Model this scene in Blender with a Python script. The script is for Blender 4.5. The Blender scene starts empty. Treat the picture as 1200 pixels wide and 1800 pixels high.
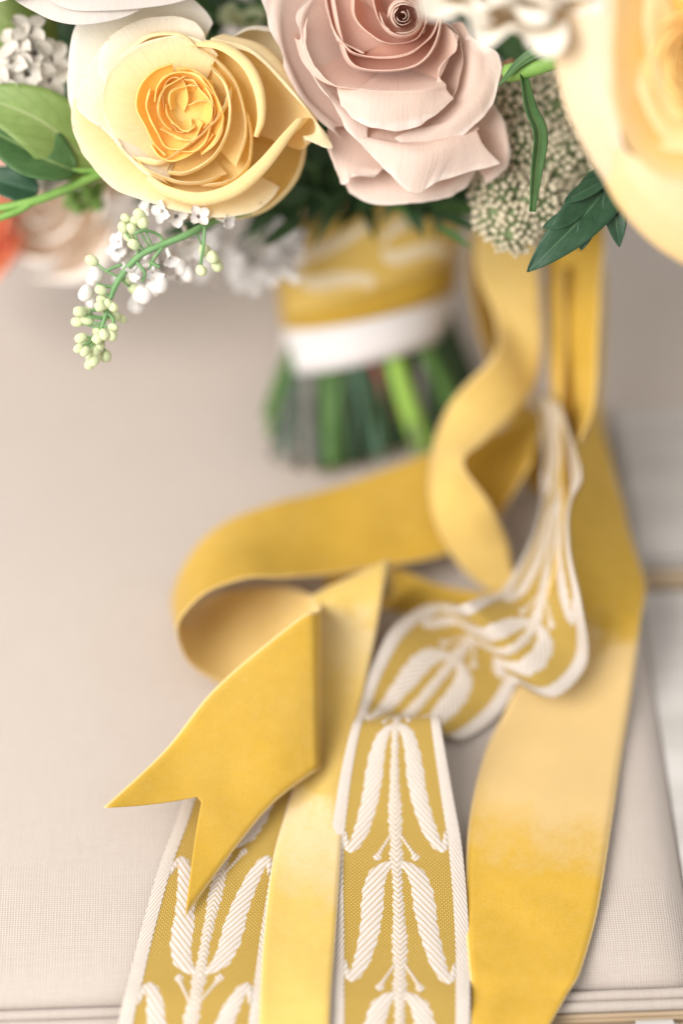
import bpy, bmesh, math, random
from mathutils import Vector, Matrix, noise
random.seed(7)
R = math.radians
scene = bpy.context.scene
col = scene.collection

# ------------------------------------------------------------------ camera, world, lights
PITCH = R(50.0); CZ = 0.735; LENS = 85.0; K = 36.0/LENS/1800.0
cam_d = bpy.data.cameras.new('camera'); cam = bpy.data.objects.new('camera', cam_d); col.objects.link(cam)
cam.location = (0, 0, CZ); cam.rotation_euler = (math.pi/2-PITCH, 0, 0)
cam_d.sensor_fit = 'VERTICAL'; cam_d.sensor_height = 36; cam_d.sensor_width = 24; cam_d.lens = LENS
cam_d.clip_start = 0.02; cam_d.clip_end = 50
cam_d.dof.use_dof = True; cam_d.dof.focus_distance = 0.841; cam_d.dof.aperture_fstop = 1.55
scene.camera = cam
FWD = Vector((0, math.cos(PITCH), -math.sin(PITCH))); UP = Vector((0, math.sin(PITCH), math.cos(PITCH))); RT = Vector((1, 0, 0))
CAM = Vector((0, 0, CZ))

world = bpy.data.worlds.new('World'); scene.world = world; world.use_nodes = True
bg = world.node_tree.nodes['Background']; bg.inputs[0].default_value = (1.0, 0.97, 0.94, 1); bg.inputs[1].default_value = 0.80

def area(name, loc, target, size, power, color):
    d = bpy.data.lights.new(name, 'AREA'); d.energy = power; d.color = color; d.shape = 'RECTANGLE'; d.size = size[0]; d.size_y = size[1]
    o = bpy.data.objects.new(name, d); col.objects.link(o); o.location = loc
    o.rotation_euler = (Vector(target)-Vector(loc)).to_track_quat('-Z', 'Y').to_euler()
    return o
area('window_light', (-0.85, -0.02, 1.0), (0, 0.52, 0.03), (1.0, 1.0), 31.5, (1.0, 0.965, 0.92))
scene.view_settings.view_transform = 'Standard'; scene.view_settings.look = 'None'
scene.view_settings.exposure = 0.0; scene.view_settings.gamma = 1.0; scene.view_settings.use_curve_mapping = False
scene.cycles.use_denoising = True
scene.cycles.max_bounces = 14; scene.cycles.diffuse_bounces = 9; scene.cycles.transmission_bounces = 12

# ------------------------------------------------------------------ helpers
def PD(x, y, d):
    return CAM + d*(FWD + ((900-y)*K)*UP + ((x-600)*K)*RT)
def PZ(x, y, z):
    r = FWD + ((900-y)*K)*UP + ((x-600)*K)*RT
    return CAM + r*((z-CZ)/r.z)
def depth_of(p): return (p-CAM).dot(FWD)
def to_px(p):
    q = p-CAM; d = q.dot(FWD)
    return (600+q.dot(RT)/d/K, 900-q.dot(UP)/d/K, d)
def cr(pts, u):
    """Catmull-Rom through pts (tuples or Vectors), u in 0..len-1"""
    n = len(pts); i = max(0, min(n-2, int(math.floor(u)))); f = u-i
    def g(k): return pts[k] if 0 <= k < n else (pts[0]*2-pts[1] if k < 0 else pts[n-1]*2-pts[n-2])
    a, b, c, d = g(i-1), g(i), g(i+1), g(i+2)
    return 0.5*((2*b)+(c-a)*f+(2*a-5*b+4*c-d)*f*f+(3*b-a-3*c+d)*f*f*f)

def empty(name, loc=(0, 0, 0)):
    o = bpy.data.objects.new(name, None); o.location = loc; o.empty_display_size = .01; col.objects.link(o); return o
def tag(o, label, cat=None, group=None, kind=None):
    if label: o['label'] = label
    if cat: o['category'] = cat
    if group: o['group'] = group
    if kind: o['kind'] = kind
    return o
def mesh_obj(name, verts, faces, mats, parent=None, uvs=None, midx=None, smooth=True, origin=None):
    """verts in world space; re-origined at parent's / own origin"""
    me = bpy.data.meshes.new(name)
    og = Vector(origin) if origin is not None else Vector((0, 0, 0))
    if parent is not None: og = Vector((0, 0, 0)); off = world_loc(parent)
    else: off = og
    me.from_pydata([tuple(Vector(v)-off) for v in verts], [], faces)
    if uvs:
        lay = me.uv_layers.new(name='UVMap')
        for l in me.loops: lay.data[l.index].uv = uvs[l.vertex_index]
    for m in (mats if isinstance(mats, (list, tuple)) else [mats]): me.materials.append(m)
    if midx:
        for p, m in zip(me.polygons, midx): p.material_index = m
    if smooth: me.polygons.foreach_set('use_smooth', [True]*len(me.polygons))
    o = bpy.data.objects.new(name, me); col.objects.link(o)
    if parent is not None: o.parent = parent
    else: o.location = og
    return o
def world_loc(o):
    v = Vector(o.location)
    while o.parent is not None: o = o.parent; v = v+Vector(o.location)
    return v
def grid_faces(nu, nv, base=0, flip=False, wrap_u=False):
    f = []
    for j in range(nv-1):
        for i in range(nu if wrap_u else nu-1):
            i2 = (i+1) % nu
            q = (base+j*nu+i, base+j*nu+i2, base+(j+1)*nu+i2, base+(j+1)*nu+i)
            f.append(q[::-1] if flip else q)
    return f
def tube_data(pts, rad, ns=10, caps=True):
    pts = [Vector(p) for p in pts]; n = len(pts); V = []; F = []
    t = (pts[1]-pts[0]).normalized(); nrm = t.orthogonal().normalized()
    for i, p in enumerate(pts):
        t = (pts[min(i+1, n-1)]-pts[max(i-1, 0)]).normalized()
        nrm = (nrm-t*nrm.dot(t)).normalized(); b = t.cross(nrm)
        r = rad[i] if isinstance(rad, (list, tuple)) else rad
        for k in range(ns):
            a = 2*math.pi*k/ns; V.append(p+(nrm*math.cos(a)+b*math.sin(a))*r)
    F = grid_faces(ns, n, wrap_u=True)
    if caps: F.append(tuple(range(ns))[::-1]); F.append(tuple((n-1)*ns+k for k in range(ns)))
    return V, F
def smooth_path(pts, n):
    pts = [Vector(p) for p in pts]
    return [cr(pts, (len(pts)-1)*i/(n-1)) for i in range(n)]
def tube(name, pts, rad, mat, parent=None, ns=10, n=None, origin=None):
    if n: 
        m = len(pts)
        if isinstance(rad, (list, tuple)):
            rr = []
            for i in range(n):
                u = (m-1)*i/(n-1); k = min(m-2, int(u)); rr.append(rad[k]+(rad[k+1]-rad[k])*(u-k))
            rad = rr
        pts = smooth_path(pts, n)
    V, F = tube_data(pts, rad, ns)
    return mesh_obj(name, V, F, mat, parent, origin=origin)

# ------------------------------------------------------------------ materials
class NT:
    def __init__(s, name):
        s.m = bpy.data.materials.new(name); s.m.use_nodes = True; s.t = s.m.node_tree; s.n = s.t.nodes
        s.b = s.n['Principled BSDF']; s.out = s.n['Material Output']
    def node(s, ty, **kw):
        n = s.n.new(ty)
        for k, v in kw.items(): setattr(n, k, v)
        return n
    def link(s, a, b): s.t.links.new(a, b)
    def val(s, n, i, v):
        if isinstance(v, bpy.types.NodeSocket): s.link(v, n.inputs[i])
        elif v is not None: n.inputs[i].default_value = v
    def math(s, op, a, b=None, c=None, clamp=False):
        n = s.node('ShaderNodeMath', operation=op, use_clamp=clamp)
        for i, v in enumerate((a, b, c)): s.val(n, i, v)
        return n.outputs[0]
    def ramp(s, fac, stops, interp='LINEAR'):
        n = s.node('ShaderNodeValToRGB'); n.color_ramp.interpolation = interp
        e = n.color_ramp.elements
        while len(e) < len(stops): e.new(0.5)
        for k, (p, c) in zip(e, stops):
            k.position = p; k.color = c if len(c) == 4 else (*c, 1)
        s.link(fac, n.inputs[0]); return n.outputs[0]
    def mix(s, fac, a, b, blend='MIX'):
        n = s.node('ShaderNodeMix', data_type='RGBA', blend_type=blend)
        s.val(n, 0, fac)
        for i, v in ((6, a), (7, b)):
            if isinstance(v, tuple) and len(v) == 3: v = (*v, 1)
            s.val(n, i, v)
        return n.outputs[2]
    def noise(s, vec, scale, detail=3, rough=.55, dim='3D'):
        n = s.node('ShaderNodeTexNoise', noise_dimensions=dim); s.val(n, 'Vector', vec)
        n.inputs['Scale'].default_value = scale; n.inputs['Detail'].default_value = detail; n.inputs['Roughness'].default_value = rough
        return n.outputs[0]
    def mapping(s, vec, sc=(1, 1, 1), rot=(0, 0, 0), loc=(0, 0, 0)):
        n = s.node('ShaderNodeMapping'); s.link(vec, n.inputs[0]); n.inputs['Scale'].default_value = sc
        n.inputs['Rotation'].default_value = rot; n.inputs['Location'].default_value = loc; return n.outputs[0]
    def uv(s): return s.node('ShaderNodeTexCoord').outputs['UV']
    def obj(s): return s.node('ShaderNodeTexCoord').outputs['Object']
    def sep(s, v):
        n = s.node('ShaderNodeSeparateXYZ'); s.link(v, n.inputs[0]); return n.outputs
    def bump(s, h, strength=.5, dist=.0005):
        n = s.node('ShaderNodeBump'); n.inputs['Strength'].default_value = strength; n.inputs['Distance'].default_value = dist
        s.link(h, n.inputs['Height']); s.link(n.outputs[0], s.b.inputs['Normal']); return n.outputs[0]
    def set(s, **kw):
        for k, v in kw.items():
            s.val(s.b, k.replace('_', ' '), (*v, 1) if isinstance(v, tuple) and len(v) == 3 else v)
        return s

def weave_height(N, u, v, pu, pv):
    """plain weave: u, v in mm, pitches in mm"""
    a = N.math('MULTIPLY', u, math.pi/pu); b = N.math('MULTIPLY', v, math.pi/pv)
    c = N.math('MULTIPLY', N.math('COSINE', a), N.math('COSINE', b))      # +-1 checker
    wa = N.math('ABSOLUTE', N.math('COSINE', a)); wb = N.math('ABSOLUTE', N.math('COSINE', b))
    h1 = N.math('MULTIPLY', wa, N.math('MULTIPLY_ADD', c, .45, .55))
    h2 = N.math('MULTIPLY', wb, N.math('MULTIPLY_ADD', c, -.45, .55))
    return N.math('MAXIMUM', h1, h2), h1, h2

def linen_mat():
    N = NT('linen'); uv = N.uv()
    nz = N.noise(uv, .35, 2); nz2 = N.noise(N.mapping(uv, (1, 1, 1), loc=(31, 7, 0)), .3, 2)
    s = N.sep(uv)
    u = N.math('ADD', s[0], N.math('MULTIPLY', nz, .5)); v = N.math('ADD', s[1], N.math('MULTIPLY', nz2, .5))
    h, h1, h2 = weave_height(N, u, v, .95, .84)
    slub = N.noise(N.mapping(uv, (1.3, .06, 1)), 1.0, 3); slub2 = N.noise(N.mapping(uv, (.06, 1.4, 1)), 1.0, 3)
    th = N.math('ADD', slub, slub2)
    big = N.noise(uv, .03, 3)
    c = N.ramp(th, [(.7, (.60, .52, .465)), (1.0, (.625, .545, .49)), (1.3, (.65, .575, .52))])
    c = N.mix(N.math('MULTIPLY', N.math('SUBTRACT', 1.0, h), 1.0, clamp=True), c, (.34, .292, .255))
    c = N.mix(N.ramp(big, [(.4, (0, 0, 0)), (.7, (.12, .12, .12))]), c, (.46, .40, .365))
    fl = N.noise(uv, 1.1, 2, .7); c = N.mix(N.ramp(fl, [(.75, (0, 0, 0)), (.8, (.55, .55, .55))]), c, (.16, .135, .12))
    N.set(Base_Color=c, Roughness=.9, Specular_IOR_Level=.15, Sheen_Weight=.15, Sheen_Roughness=.5)
    hh = N.math('ADD', h, N.math('MULTIPLY', th, .2)); N.bump(hh, .7, .0003)
    return N.m

def velvet_mat(name, base, tint, edge, sheen=.75, srough=.38, wear=.5, painted_sheen_mm=None):
    N = NT(name); uv = N.uv(); s = N.sep(uv)          # u = across 0..1, v = along in mm
    ob = N.obj()
    big = N.noise(ob, 38, 3, .6); fine = N.noise(ob, 1500, 2, .6); mid = N.noise(ob, 260, 4, .65)
    c = N.mix(N.ramp(big, [(.35, (0, 0, 0)), (.7, (1, 1, 1))]), base, tuple(min(1, k*1.16) for k in base))
    c = N.mix(N.ramp(mid, [(.45, (0, 0, 0)), (.8, (.10, .10, .10))]), c, tuple(k*.6+t*.4 for k, t in zip(base, tint)))
    c = N.mix(N.ramp(fine, [(.3, (.18, .18, .18)), (.6, (0, 0, 0))]), c, tuple(k*.55 for k in base))
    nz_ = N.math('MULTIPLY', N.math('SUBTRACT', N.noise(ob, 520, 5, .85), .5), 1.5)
    if painted_sheen_mm:                                            # pale sheen of brushed pile painted into the colour over given stretches
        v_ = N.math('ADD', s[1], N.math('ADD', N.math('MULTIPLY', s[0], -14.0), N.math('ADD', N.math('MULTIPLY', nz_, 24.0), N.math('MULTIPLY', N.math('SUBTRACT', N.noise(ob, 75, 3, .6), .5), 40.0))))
        nap_sheen = 0.0
        for a0, a1 in painted_sheen_mm:
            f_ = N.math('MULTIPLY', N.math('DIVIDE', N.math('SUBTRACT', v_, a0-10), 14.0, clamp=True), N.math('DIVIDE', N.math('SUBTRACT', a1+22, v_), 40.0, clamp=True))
            nap_sheen = N.math('MAXIMUM', f_, nap_sheen)
    else: nap_sheen = N.math('MULTIPLY', N.noise(ob, 26, 2, .5), .35)
    c = N.mix(N.ramp(nap_sheen, [(.15, (0, 0, 0)), (.9, (.62, .62, .62))]), c, tuple(k*.45+t*.42 for k, t in zip(base, tint)))
    e = N.math('ABSOLUTE', N.math('SUBTRACT', s[0], .5))
    c = N.mix(N.ramp(e, [(.478, (0, 0, 0)), (.490, (.7, .7, .7))]), c, edge)
    N.set(Base_Color=c, Roughness=.62, Specular_IOR_Level=.12, Sheen_Roughness=srough, Sheen_Tint=tint)
    N.link(N.math('MULTIPLY_ADD', mid, wear, sheen-wear*.5), N.b.inputs['Sheen Weight'])
    N.bump(N.math('ADD', N.math('MULTIPLY', fine, .5), N.math('MULTIPLY', mid, .35)), .35, .0003)
    return N.m

def satin_mat(name, base, tint):
    N = NT(name); ob = N.obj()
    big = N.noise(ob, 60, 3); fine = N.noise(ob, 1300, 2)
    c = N.mix(big, base, tuple(min(1, k*1.12) for k in base))
    N.set(Base_Color=c, Roughness=.42, Specular_IOR_Level=.35, Sheen_Weight=.6, Sheen_Roughness=.3, Sheen_Tint=tint)
    N.bump(fine, .25, .0002)
    return N.m

def jac_ground_mat():
    N = NT('jacquard_ground'); uv = N.uv(); s = N.sep(uv)
    u = N.math('MULTIPLY', s[0], 47.0); v = s[1]
    nz = N.noise(N.obj(), 300, 2); u = N.math('ADD', u, N.math('MULTIPLY', nz, .25)); v = N.math('ADD', v, N.math('MULTIPLY', nz, .25))
    h, h1, h2 = weave_height(N, u, v, .74, .66)
    dots = N.ramp(h1, [(.55, (0, 0, 0)), (.85, (1, 1, 1))])
    big = N.noise(N.obj(), 50, 2)
    g = N.mix(big, (.44, .28, .036), (.50, .33, .06))
    c = N.mix(N.math('MULTIPLY', N.math('SUBTRACT', 1.0, h), .9), g, (.22, .125, .012))
    c = N.mix(N.math('MULTIPLY', dots, .75), c, (.76, .60, .28))
    N.set(Base_Color=c, Roughness=.7, Specular_IOR_Level=.25, Sheen_Weight=.25, Sheen_Roughness=.4, Sheen_Tint=(1, .9, .7))
    N.bump(h, .6, .0003)
    return N.m
def jac_thread_mat(name, slope, line_mm, line_w=.16):
    """white satin floats; UV = (lateral mm, along mm); fine tan lines between the floats"""
    N = NT(name); uv = N.uv(); s = N.sep(uv)
    al = N.math('ABSOLUTE', s[0])
    q = N.math('ADD', N.math('MULTIPLY', al, slope), s[1])
    nz = N.noise(N.obj(), 500, 2)
    q = N.math('ADD', q, N.math('MULTIPLY', nz, .5))
    f = N.math('FRACT', N.math('DIVIDE', q, line_mm))
    d = N.math('ABSOLUTE', N.math('SUBTRACT', f, .5))           # .5 at the line
    line = N.ramp(d, [(.5-line_w, (0, 0, 0)), (.5-line_w*.35, (1, 1, 1))])
    fine = N.math('ABSOLUTE', N.math('SINE', N.math('MULTIPLY', s[0], math.pi/.34)))
    c = N.mix(N.noise(N.obj(), 200, 2), (.56, .515, .49), (.63, .585, .56))
    c = N.mix(N.math('MULTIPLY', N.math('SUBTRACT', 1., fine), .18), c, (.62, .55, .5))
    c = N.mix(N.math('MULTIPLY', line, .9), c, (.42, .28, .10))
    N.set(Base_Color=c, Roughness=.5, Specular_IOR_Level=.3, Sheen_Weight=.2)
    hh = N.math('ADD', N.math('MULTIPLY', N.math('SUBTRACT', 1.0, line), 1.0), N.math('MULTIPLY', fine, .45))
    N.bump(hh, .5, .0002)
    return N.m

def petal_mat(name, base, tip, shade=None, transl=.33, rough=.5, vein=.12, edge=None, blem=0):
    """UV: u across 0..1, v base->rim 0..1"""
    N = NT(name); uv = N.uv(); s = N.sep(uv); ob = N.obj()
    ve = N.noise(N.mapping(uv, (55, 2.5, 1)), 1.0, 4, .6); mot = N.noise(ob, 90, 4, .6)
    t = N.math('ADD', s[1], N.math('MULTIPLY', N.math('SUBTRACT', mot, .5), .35))
    c = N.ramp(t, [(.25, base), (.62, tuple((a+b)/2 for a, b in zip(base, tip))), (.93, tip)])
    c = N.mix(N.ramp(N.noise(ob, 42, 3, .6), [(.48, (0, 0, 0)), (.72, (.45, .45, .45))]), c, tuple(k*m for k, m in zip(tip, (.99, .92, .86))))
    c = N.mix(N.ramp(ve, [(.45, (0, 0, 0)), (.75, (vein*2, vein*2, vein*2))]), c, tuple(k*.82 for k in base))
    if edge: 
        ee = N.ramp(N.math('ADD', t, N.math('MULTIPLY', ve, .06)), [(.955, (0, 0, 0)), (1.0, (.7, .7, .7))]); c = N.mix(ee, c, edge)
    if blem:
        sp = N.math('ADD', N.noise(ob, 330, 4, .7), N.math('MULTIPLY', N.math('SUBTRACT', s[1], .95), 1.1))
        c = N.mix(N.ramp(sp, [(.60, (0, 0, 0)), (.68, (blem, blem, blem))]), c, (.50, .33, .14))
    N.set(Base_Color=c, Roughness=rough, Specular_IOR_Level=.25, Sheen_Weight=.25, Sheen_Roughness=.5)
    bn = N.bump(N.math('ADD', N.math('MULTIPLY', ve, .7), N.math('MULTIPLY', mot, 1.0)), .5, .0006)
    tr = N.node('ShaderNodeBsdfTranslucent'); N.link(c, tr.inputs[0]); N.link(bn, tr.inputs[1])
    mx = N.node('ShaderNodeMixShader'); mx.inputs[0].default_value = transl
    N.link(N.b.outputs[0], mx.inputs[1]); N.link(tr.outputs[0], mx.inputs[2]); N.link(mx.outputs[0], N.out.inputs[0])
    return N.m

def leaf_mat(name, base, light, vein, rough=.45, transl=.25):
    """UV: u across 0..1, v along 0..1"""
    N = NT(name); uv = N.uv(); s = N.sep(uv); ob = N.obj()
    e = N.math('ABSOLUTE', N.math('SUBTRACT', s[0], .5))
    mot = N.noise(ob, 120, 4, .6)
    w = N.math('ADD', N.math('SUBTRACT', s[1], N.math('MULTIPLY', e, .75)), N.math('MULTIPLY', mot, .05))
    f = N.math('ABSOLUTE', N.math('SUBTRACT', N.math('FRACT', N.math('MULTIPLY', w, 7.5)), .5))
    vn = N.ramp(f, [(.0, (1, 1, 1)), (.06, (0, 0, 0))])
    mid = N.ramp(e, [(.012, (1, 1, 1)), (.035, (0, 0, 0))])
    c = N.mix(N.ramp(mot, [(.3, (0, 0, 0)), (.75, (1, 1, 1))]), base, light)
    c = N.mix(N.math('MULTIPLY', vn, .35), c, tuple(k*.6 for k in base))
    c = N.mix(N.math('MULTIPLY', mid, .8), c, vein)
    N.set(Base_Color=c, Roughness=rough, Specular_IOR_Level=.4)
    bn = N.bump(N.math('ADD', N.math('MULTIPLY', N.math('ADD', vn, mid), -.6), mot), .35, .0006)
    tr = N.node('ShaderNodeBsdfTranslucent'); N.link(c, tr.inputs[0]); N.link(bn, tr.inputs[1])
    mx = N.node('ShaderNodeMixShader'); mx.inputs[0].default_value = transl
    N.link(N.b.outputs[0], mx.inputs[1]); N.link(tr.outputs[0], mx.inputs[2]); N.link(mx.outputs[0], N.out.inputs[0])
    return N.m
def plain_mat(name, a, b, scale=80, rough=.6, sss=0, stretch=(1, 1, 1), bump=.3, dist=.0005):
    N = NT(name); nz = N.noise(N.mapping(N.obj(), stretch), scale, 4, .6)
    N.set(Base_Color=N.mix(N.ramp(nz, [(.3, (0, 0, 0)), (.7, (1, 1, 1))]), a, b), Roughness=rough, Specular_IOR_Level=.3)
    if sss: N.set(Subsurface_Weight=sss, Subsurface_Scale=.002); N.b.inputs["Subsurface Radius"].default_value = (1, .6, .4)
    N.bump(nz, bump, dist); return N.m

LINEN = linen_mat()
GOLD = (.50, .308, .042)
VELVET = velvet_mat('gold_velvet', GOLD, (1.0, .82, .56), (.80, .60, .30), .45, .30, .25)
VELVET_PALE = velvet_mat('pale_gold_velvet', (.60, .41, .12), (1.0, .88, .72), (.80, .62, .38), .9, .34, .3)
SATIN = satin_mat('ribbon_back', (.66, .48, .19), (1, .88, .68))
JAC = jac_ground_mat()
JAC_BACK = JAC
LEAFT = jac_thread_mat('white_leaf_floats', -1.15, 2.5, .19)
STEMT = jac_thread_mat('white_stem_floats', 1.2, 2.0, .26)
BORDT = jac_thread_mat('white_twill_border', -1.9, 2.4, .17)
WOOD_WHITE = plain_mat('whitewashed_wood', (.42, .395, .37), (.56, .535, .51), 60, .7, stretch=(.15, 1, 1), bump=.5, dist=.001)
WOOD_TAN = plain_mat('bare_tan_wood', (.38, .28, .18), (.50, .39, .27), 60, .65, stretch=(.12, 1, 1), bump=.5, dist=.001)
WHITE_SATIN = satin_mat('white_satin', (.70, .67, .67), (1, 1, 1))

# ------------------------------------------------------------------ chair
CH = empty('chair', (0.0, .405, 0)); CH.rotation_euler = (0, 0, R(2.2))
tag(CH, 'linen upholstered chair with whitewashed carved wood frame carrying the bouquet', 'chair')
def chair_obj(name, V, F, mat, parent, uvs=None):      # V in chair-local coordinates
    me = bpy.data.meshes.new(name); me.from_pydata([tuple(v) for v in V], [], F)
    if uvs:
        lay = me.uv_layers.new(name='UVMap')
        for l in me.loops: lay.data[l.index].uv = uvs[l.vertex_index]
    me.materials.append(mat); me.polygons.foreach_set('use_smooth', [True]*len(me.polygons))
    o = bpy.data.objects.new(name, me); col.objects.link(o); o.parent = parent; return o
def xr_of(y):
    base = .121 - .02*max(0, y-.1)
    t = max(0, min(1, (y-.262)/.012)); t = t*t*(3-2*t)
    return base+(.34-base)*t
ys = [-.0010, -.0008, -.0004, 0.0, .002, .005, .009, .014, .02]+[.02+.56*(i+1)/60 for i in range(60)]
zs_edge = {0: -.016, 1: -.009, 2: -.0065, 3: -.0050, 4: -.0032, 5: -.0017, 6: -.0008, 7: -.0003}
V = []; UVs = []; nx = 70; arc = 0; py_, pz_ = None, None
for j, y in enumerate(ys):
    z0 = zs_edge.get(j, 0.0)
    if py_ is not None: arc += math.hypot(y-py_, z0-pz_)
    py_, pz_ = y, z0
    xr = xr_of(y); xl = -.40
    for i in range(nx+5):
        s = min(1, i/nx)
        x = xl+(xr-xl)*s; z = z0
        de = xr-x
        z -= .004*max(0, 1-de/.012)**2
        if i > nx: k = i-nx; x = xr+[0, .0015, .002, .002, .002][k]; z -= [0, .003, .009, .02, .03][k]
        z += .0006*noise.noise(Vector((x*18, y*18, 0)))
        V.append((x, y, z)); UVs.append((x*1000, arc*1000))
F = grid_faces(nx+5, len(ys))
cushion = chair_obj('cushion', V, F, LINEN, CH, UVs)
def linen_tube(name, y, z, r):
    V = []; U = []; n = 120; ns = 14
    for i in range(n):
        x = -.40+.56*i/(n-1)
        for k in range(ns):
            a = 2*math.pi*k/ns
            V.append((x, y+r*math.cos(a), z+r*math.sin(a)+.0004*noise.noise(Vector((x*60, y*900, 0))))); U.append((x*1000, a*r*1000*1.4))
    return chair_obj(name, V, grid_faces(ns, n, wrap_u=True), LINEN, CH, U)
linen_tube('piping', -.0029, -.0062, .0019); linen_tube('piping', -.0066, -.0070, .0019)
def box_chair(name, x0, x1, y0, y1, z0, z1, mat, parent, bev=.002):
    bm = bmesh.new(); bmesh.ops.create_cube(bm, size=1)
    for v in bm.verts: v.co = Vector(((x0+x1)/2+v.co.x*(x1-x0), (y0+y1)/2+v.co.y*(y1-y0), (z0+z1)/2+v.co.z*(z1-z0)))
    bmesh.ops.bevel(bm, geom=bm.edges[:], offset=bev, segments=2, affect='EDGES')
    me = bpy.data.meshes.new(name); bm.to_mesh(me); bm.free(); me.materials.append(mat)
    o = bpy.data.objects.new(name, me); col.objects.link(o); o.parent = parent; return o
rail = box_chair('front_rail', -.42, .20, -.045, -.0087, -.085, -.0105, WOOD_TAN, CH, .003)
x = -.40; i = 0
while x < .19:                                # carved acanthus-like ornament along the rail's top
    w = .017+.004*((i*37) % 5)/5
    if i % 3 == 0:
        box_chair('carved_block', x, x+w*.8, -.042, -.0116, -.014, -.0068, WOOD_WHITE, rail, .0014)
    else:
        V = []; n1, n2 = 12, 9
        for a in range(n1):
            s = a/(n1-1)
            for b in range(n2):
                t = b/(n2-1)*2-1
                wd = math.sin(math.pi*min(1, s*.95+.05))**.6
                V.append((x+w*s, -.0275+.0135*wd*t+.002*math.sin(6*s+i), -.0108+.0045*wd*(1-t*t)*(0.75+.25*math.cos(9*t))))
        chair_obj('carved_leaf', V, grid_faces(n2, n1), WOOD_WHITE, rail)
    x += w+.0022; i += 1
box_chair('rail_fillet', -.41, .195, -.0112, -.0078, -.013, -.0078, WOOD_TAN, rail, .001)
side = box_chair('side_rail', .1215, .20, -.014, .172, -.07, -.0055, WOOD_WHITE, CH, .0012)
post = box_chair('arm_post', .1205, .215, .182, .272, -.20, -.001, WOOD_WHITE, CH, .003)
box_chair('worn_moulding', .1225, .215, .1730, .1815, -.08, -.003, WOOD_TAN, CH, .002)
fl = []
floor = mesh_obj('floor', [(-3, -2, -.45), (3, -2, -.45), (3, 4, -.45), (-3, 4, -.45)], [(0, 1, 2, 3)],
                 plain_mat('pale_floor', (.50, .47, .44), (.58, .55, .52), 4, .6)); floor['kind'] = 'structure'
for lx in (-.39, .165):                      # legs carry the seat
    for ly in (-.035, .54):
        box_chair('leg', lx-.02, lx+.02, ly-.016, ly+.016, -.445, -.086, WOOD_WHITE, CH, .004)
box_chair('seat_frame', -.40, .118, .002, .575, -.085, -.03, WOOD_TAN, CH, .003)

# ------------------------------------------------------------------ ribbons
class Ribbon:
    def __init__(s, pairs, n=160, ns=14, camber=0.0):
        """pairs: list of (L, R) world points"""
        s.Ls = [p[0] for p in pairs]; s.Rs = [p[1] for p in pairs]; s.n = n; s.ns = ns
        m = len(pairs)-1
        # arc-length resample
        fine = [m*i/1200 for i in range(1201)]
        C = [(cr(s.Ls, u)+cr(s.Rs, u))*.5 for u in fine]
        acc = [0]
        for a, b in zip(C, C[1:]): acc.append(acc[-1]+(b-a).length)
        s.len = acc[-1]; s.fine = fine; s.acc = acc
        s.width = sum((l-r).length for l, r in zip(s.Ls, s.Rs))/len(s.Ls)
        s.camber = camber; s.rip = 1.0
    def u_at(s, t):
        t = max(0, min(s.len, t)); import bisect
        k = min(len(s.acc)-2, max(0, bisect.bisect_left(s.acc, t)-1))
        d = s.acc[k+1]-s.acc[k]; f = (t-s.acc[k])/d if d > 0 else 0
        return s.fine[k]+(s.fine[k+1]-s.fine[k])*f
    def point(s, a, t):
        """a in -.5...5 across (L=-.5), t metres along"""
        u = s.u_at(t); L, Rr = cr(s.Ls, u), cr(s.Rs, u)
        return L*(.5-a)+Rr*(.5+a)
    def normal(s, a, t):
        e = .0012
        T = s.point(a, min(s.len, t+e))-s.point(a, max(0, t-e)); A = s.point(.5, t)-s.point(-.5, t)
        n = T.cross(A)
        return n.normalized() if n.length > 1e-12 else Vector((0, 0, 1))
    def surf(s, a, t, off):
        nn = s.normal(a, t)
        return s.point(a, t)+nn*(off+s.camber*(1-4*a*a)+s.ripple(a, t))
    def ripple(s, a, t):
        return s.rip*(.0005*noise.noise(Vector((a*2.2, t*70, s.len*50)))+.0010*noise.noise(Vector((a*1.3+5, t*28, s.len*31))))
    def build(s, name, mf, mb, parent=None, th=.0004, notch=0, flip=False, origin=None):
        n, ns = s.n, s.ns
        P = []; Nn = []; UV = []
        for j in range(n):
            f = j/(n-1)
            for i in range(ns):
                a = i/(ns-1)-.5
                t = f*s.len
                if notch:
                    k = max(0, (f-.72)/.28); t -= notch*(1-abs(2*a))*k
                P.append((a, t)); UV.append((a+.5, t*1000))
        Nn = [s.normal(a, t) for a, t in P]
        base = [s.point(a, t)+nn*(s.camber*(1-4*a*a)+s.ripple(a, t)) for (a, t), nn in zip(P, Nn)]
        sg = -1 if flip else 1
        V = [b+nn*(sg*th/2) for b, nn in zip(base, Nn)]+[b-nn*(sg*th/2) for b, nn in zip(base, Nn)]
        N0 = n*ns
        F = grid_faces(ns, n, 0, flip=flip); mi = [0]*len(F)
        B = grid_faces(ns, n, N0, flip=not flip); F += B; mi += [1]*len(B)
        rim = []
        for j in range(n-1):
            rim.append((j*ns, (j+1)*ns, N0+(j+1)*ns, N0+j*ns)); e = ns-1
            rim.append((j*ns+e, N0+j*ns+e, N0+(j+1)*ns+e, (j+1)*ns+e))
        for i in range(ns-1):
            rim.append((i, N0+i, N0+i+1, i+1)); q = (n-1)*ns
            rim.append((q+i, q+i+1, N0+q+i+1, N0+q+i))
        F += rim; mi += [0]*len(rim)
        return mesh_obj(name, V, F, [mf, mb], parent, uvs=UV+UV, midx=mi, origin=origin)

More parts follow.
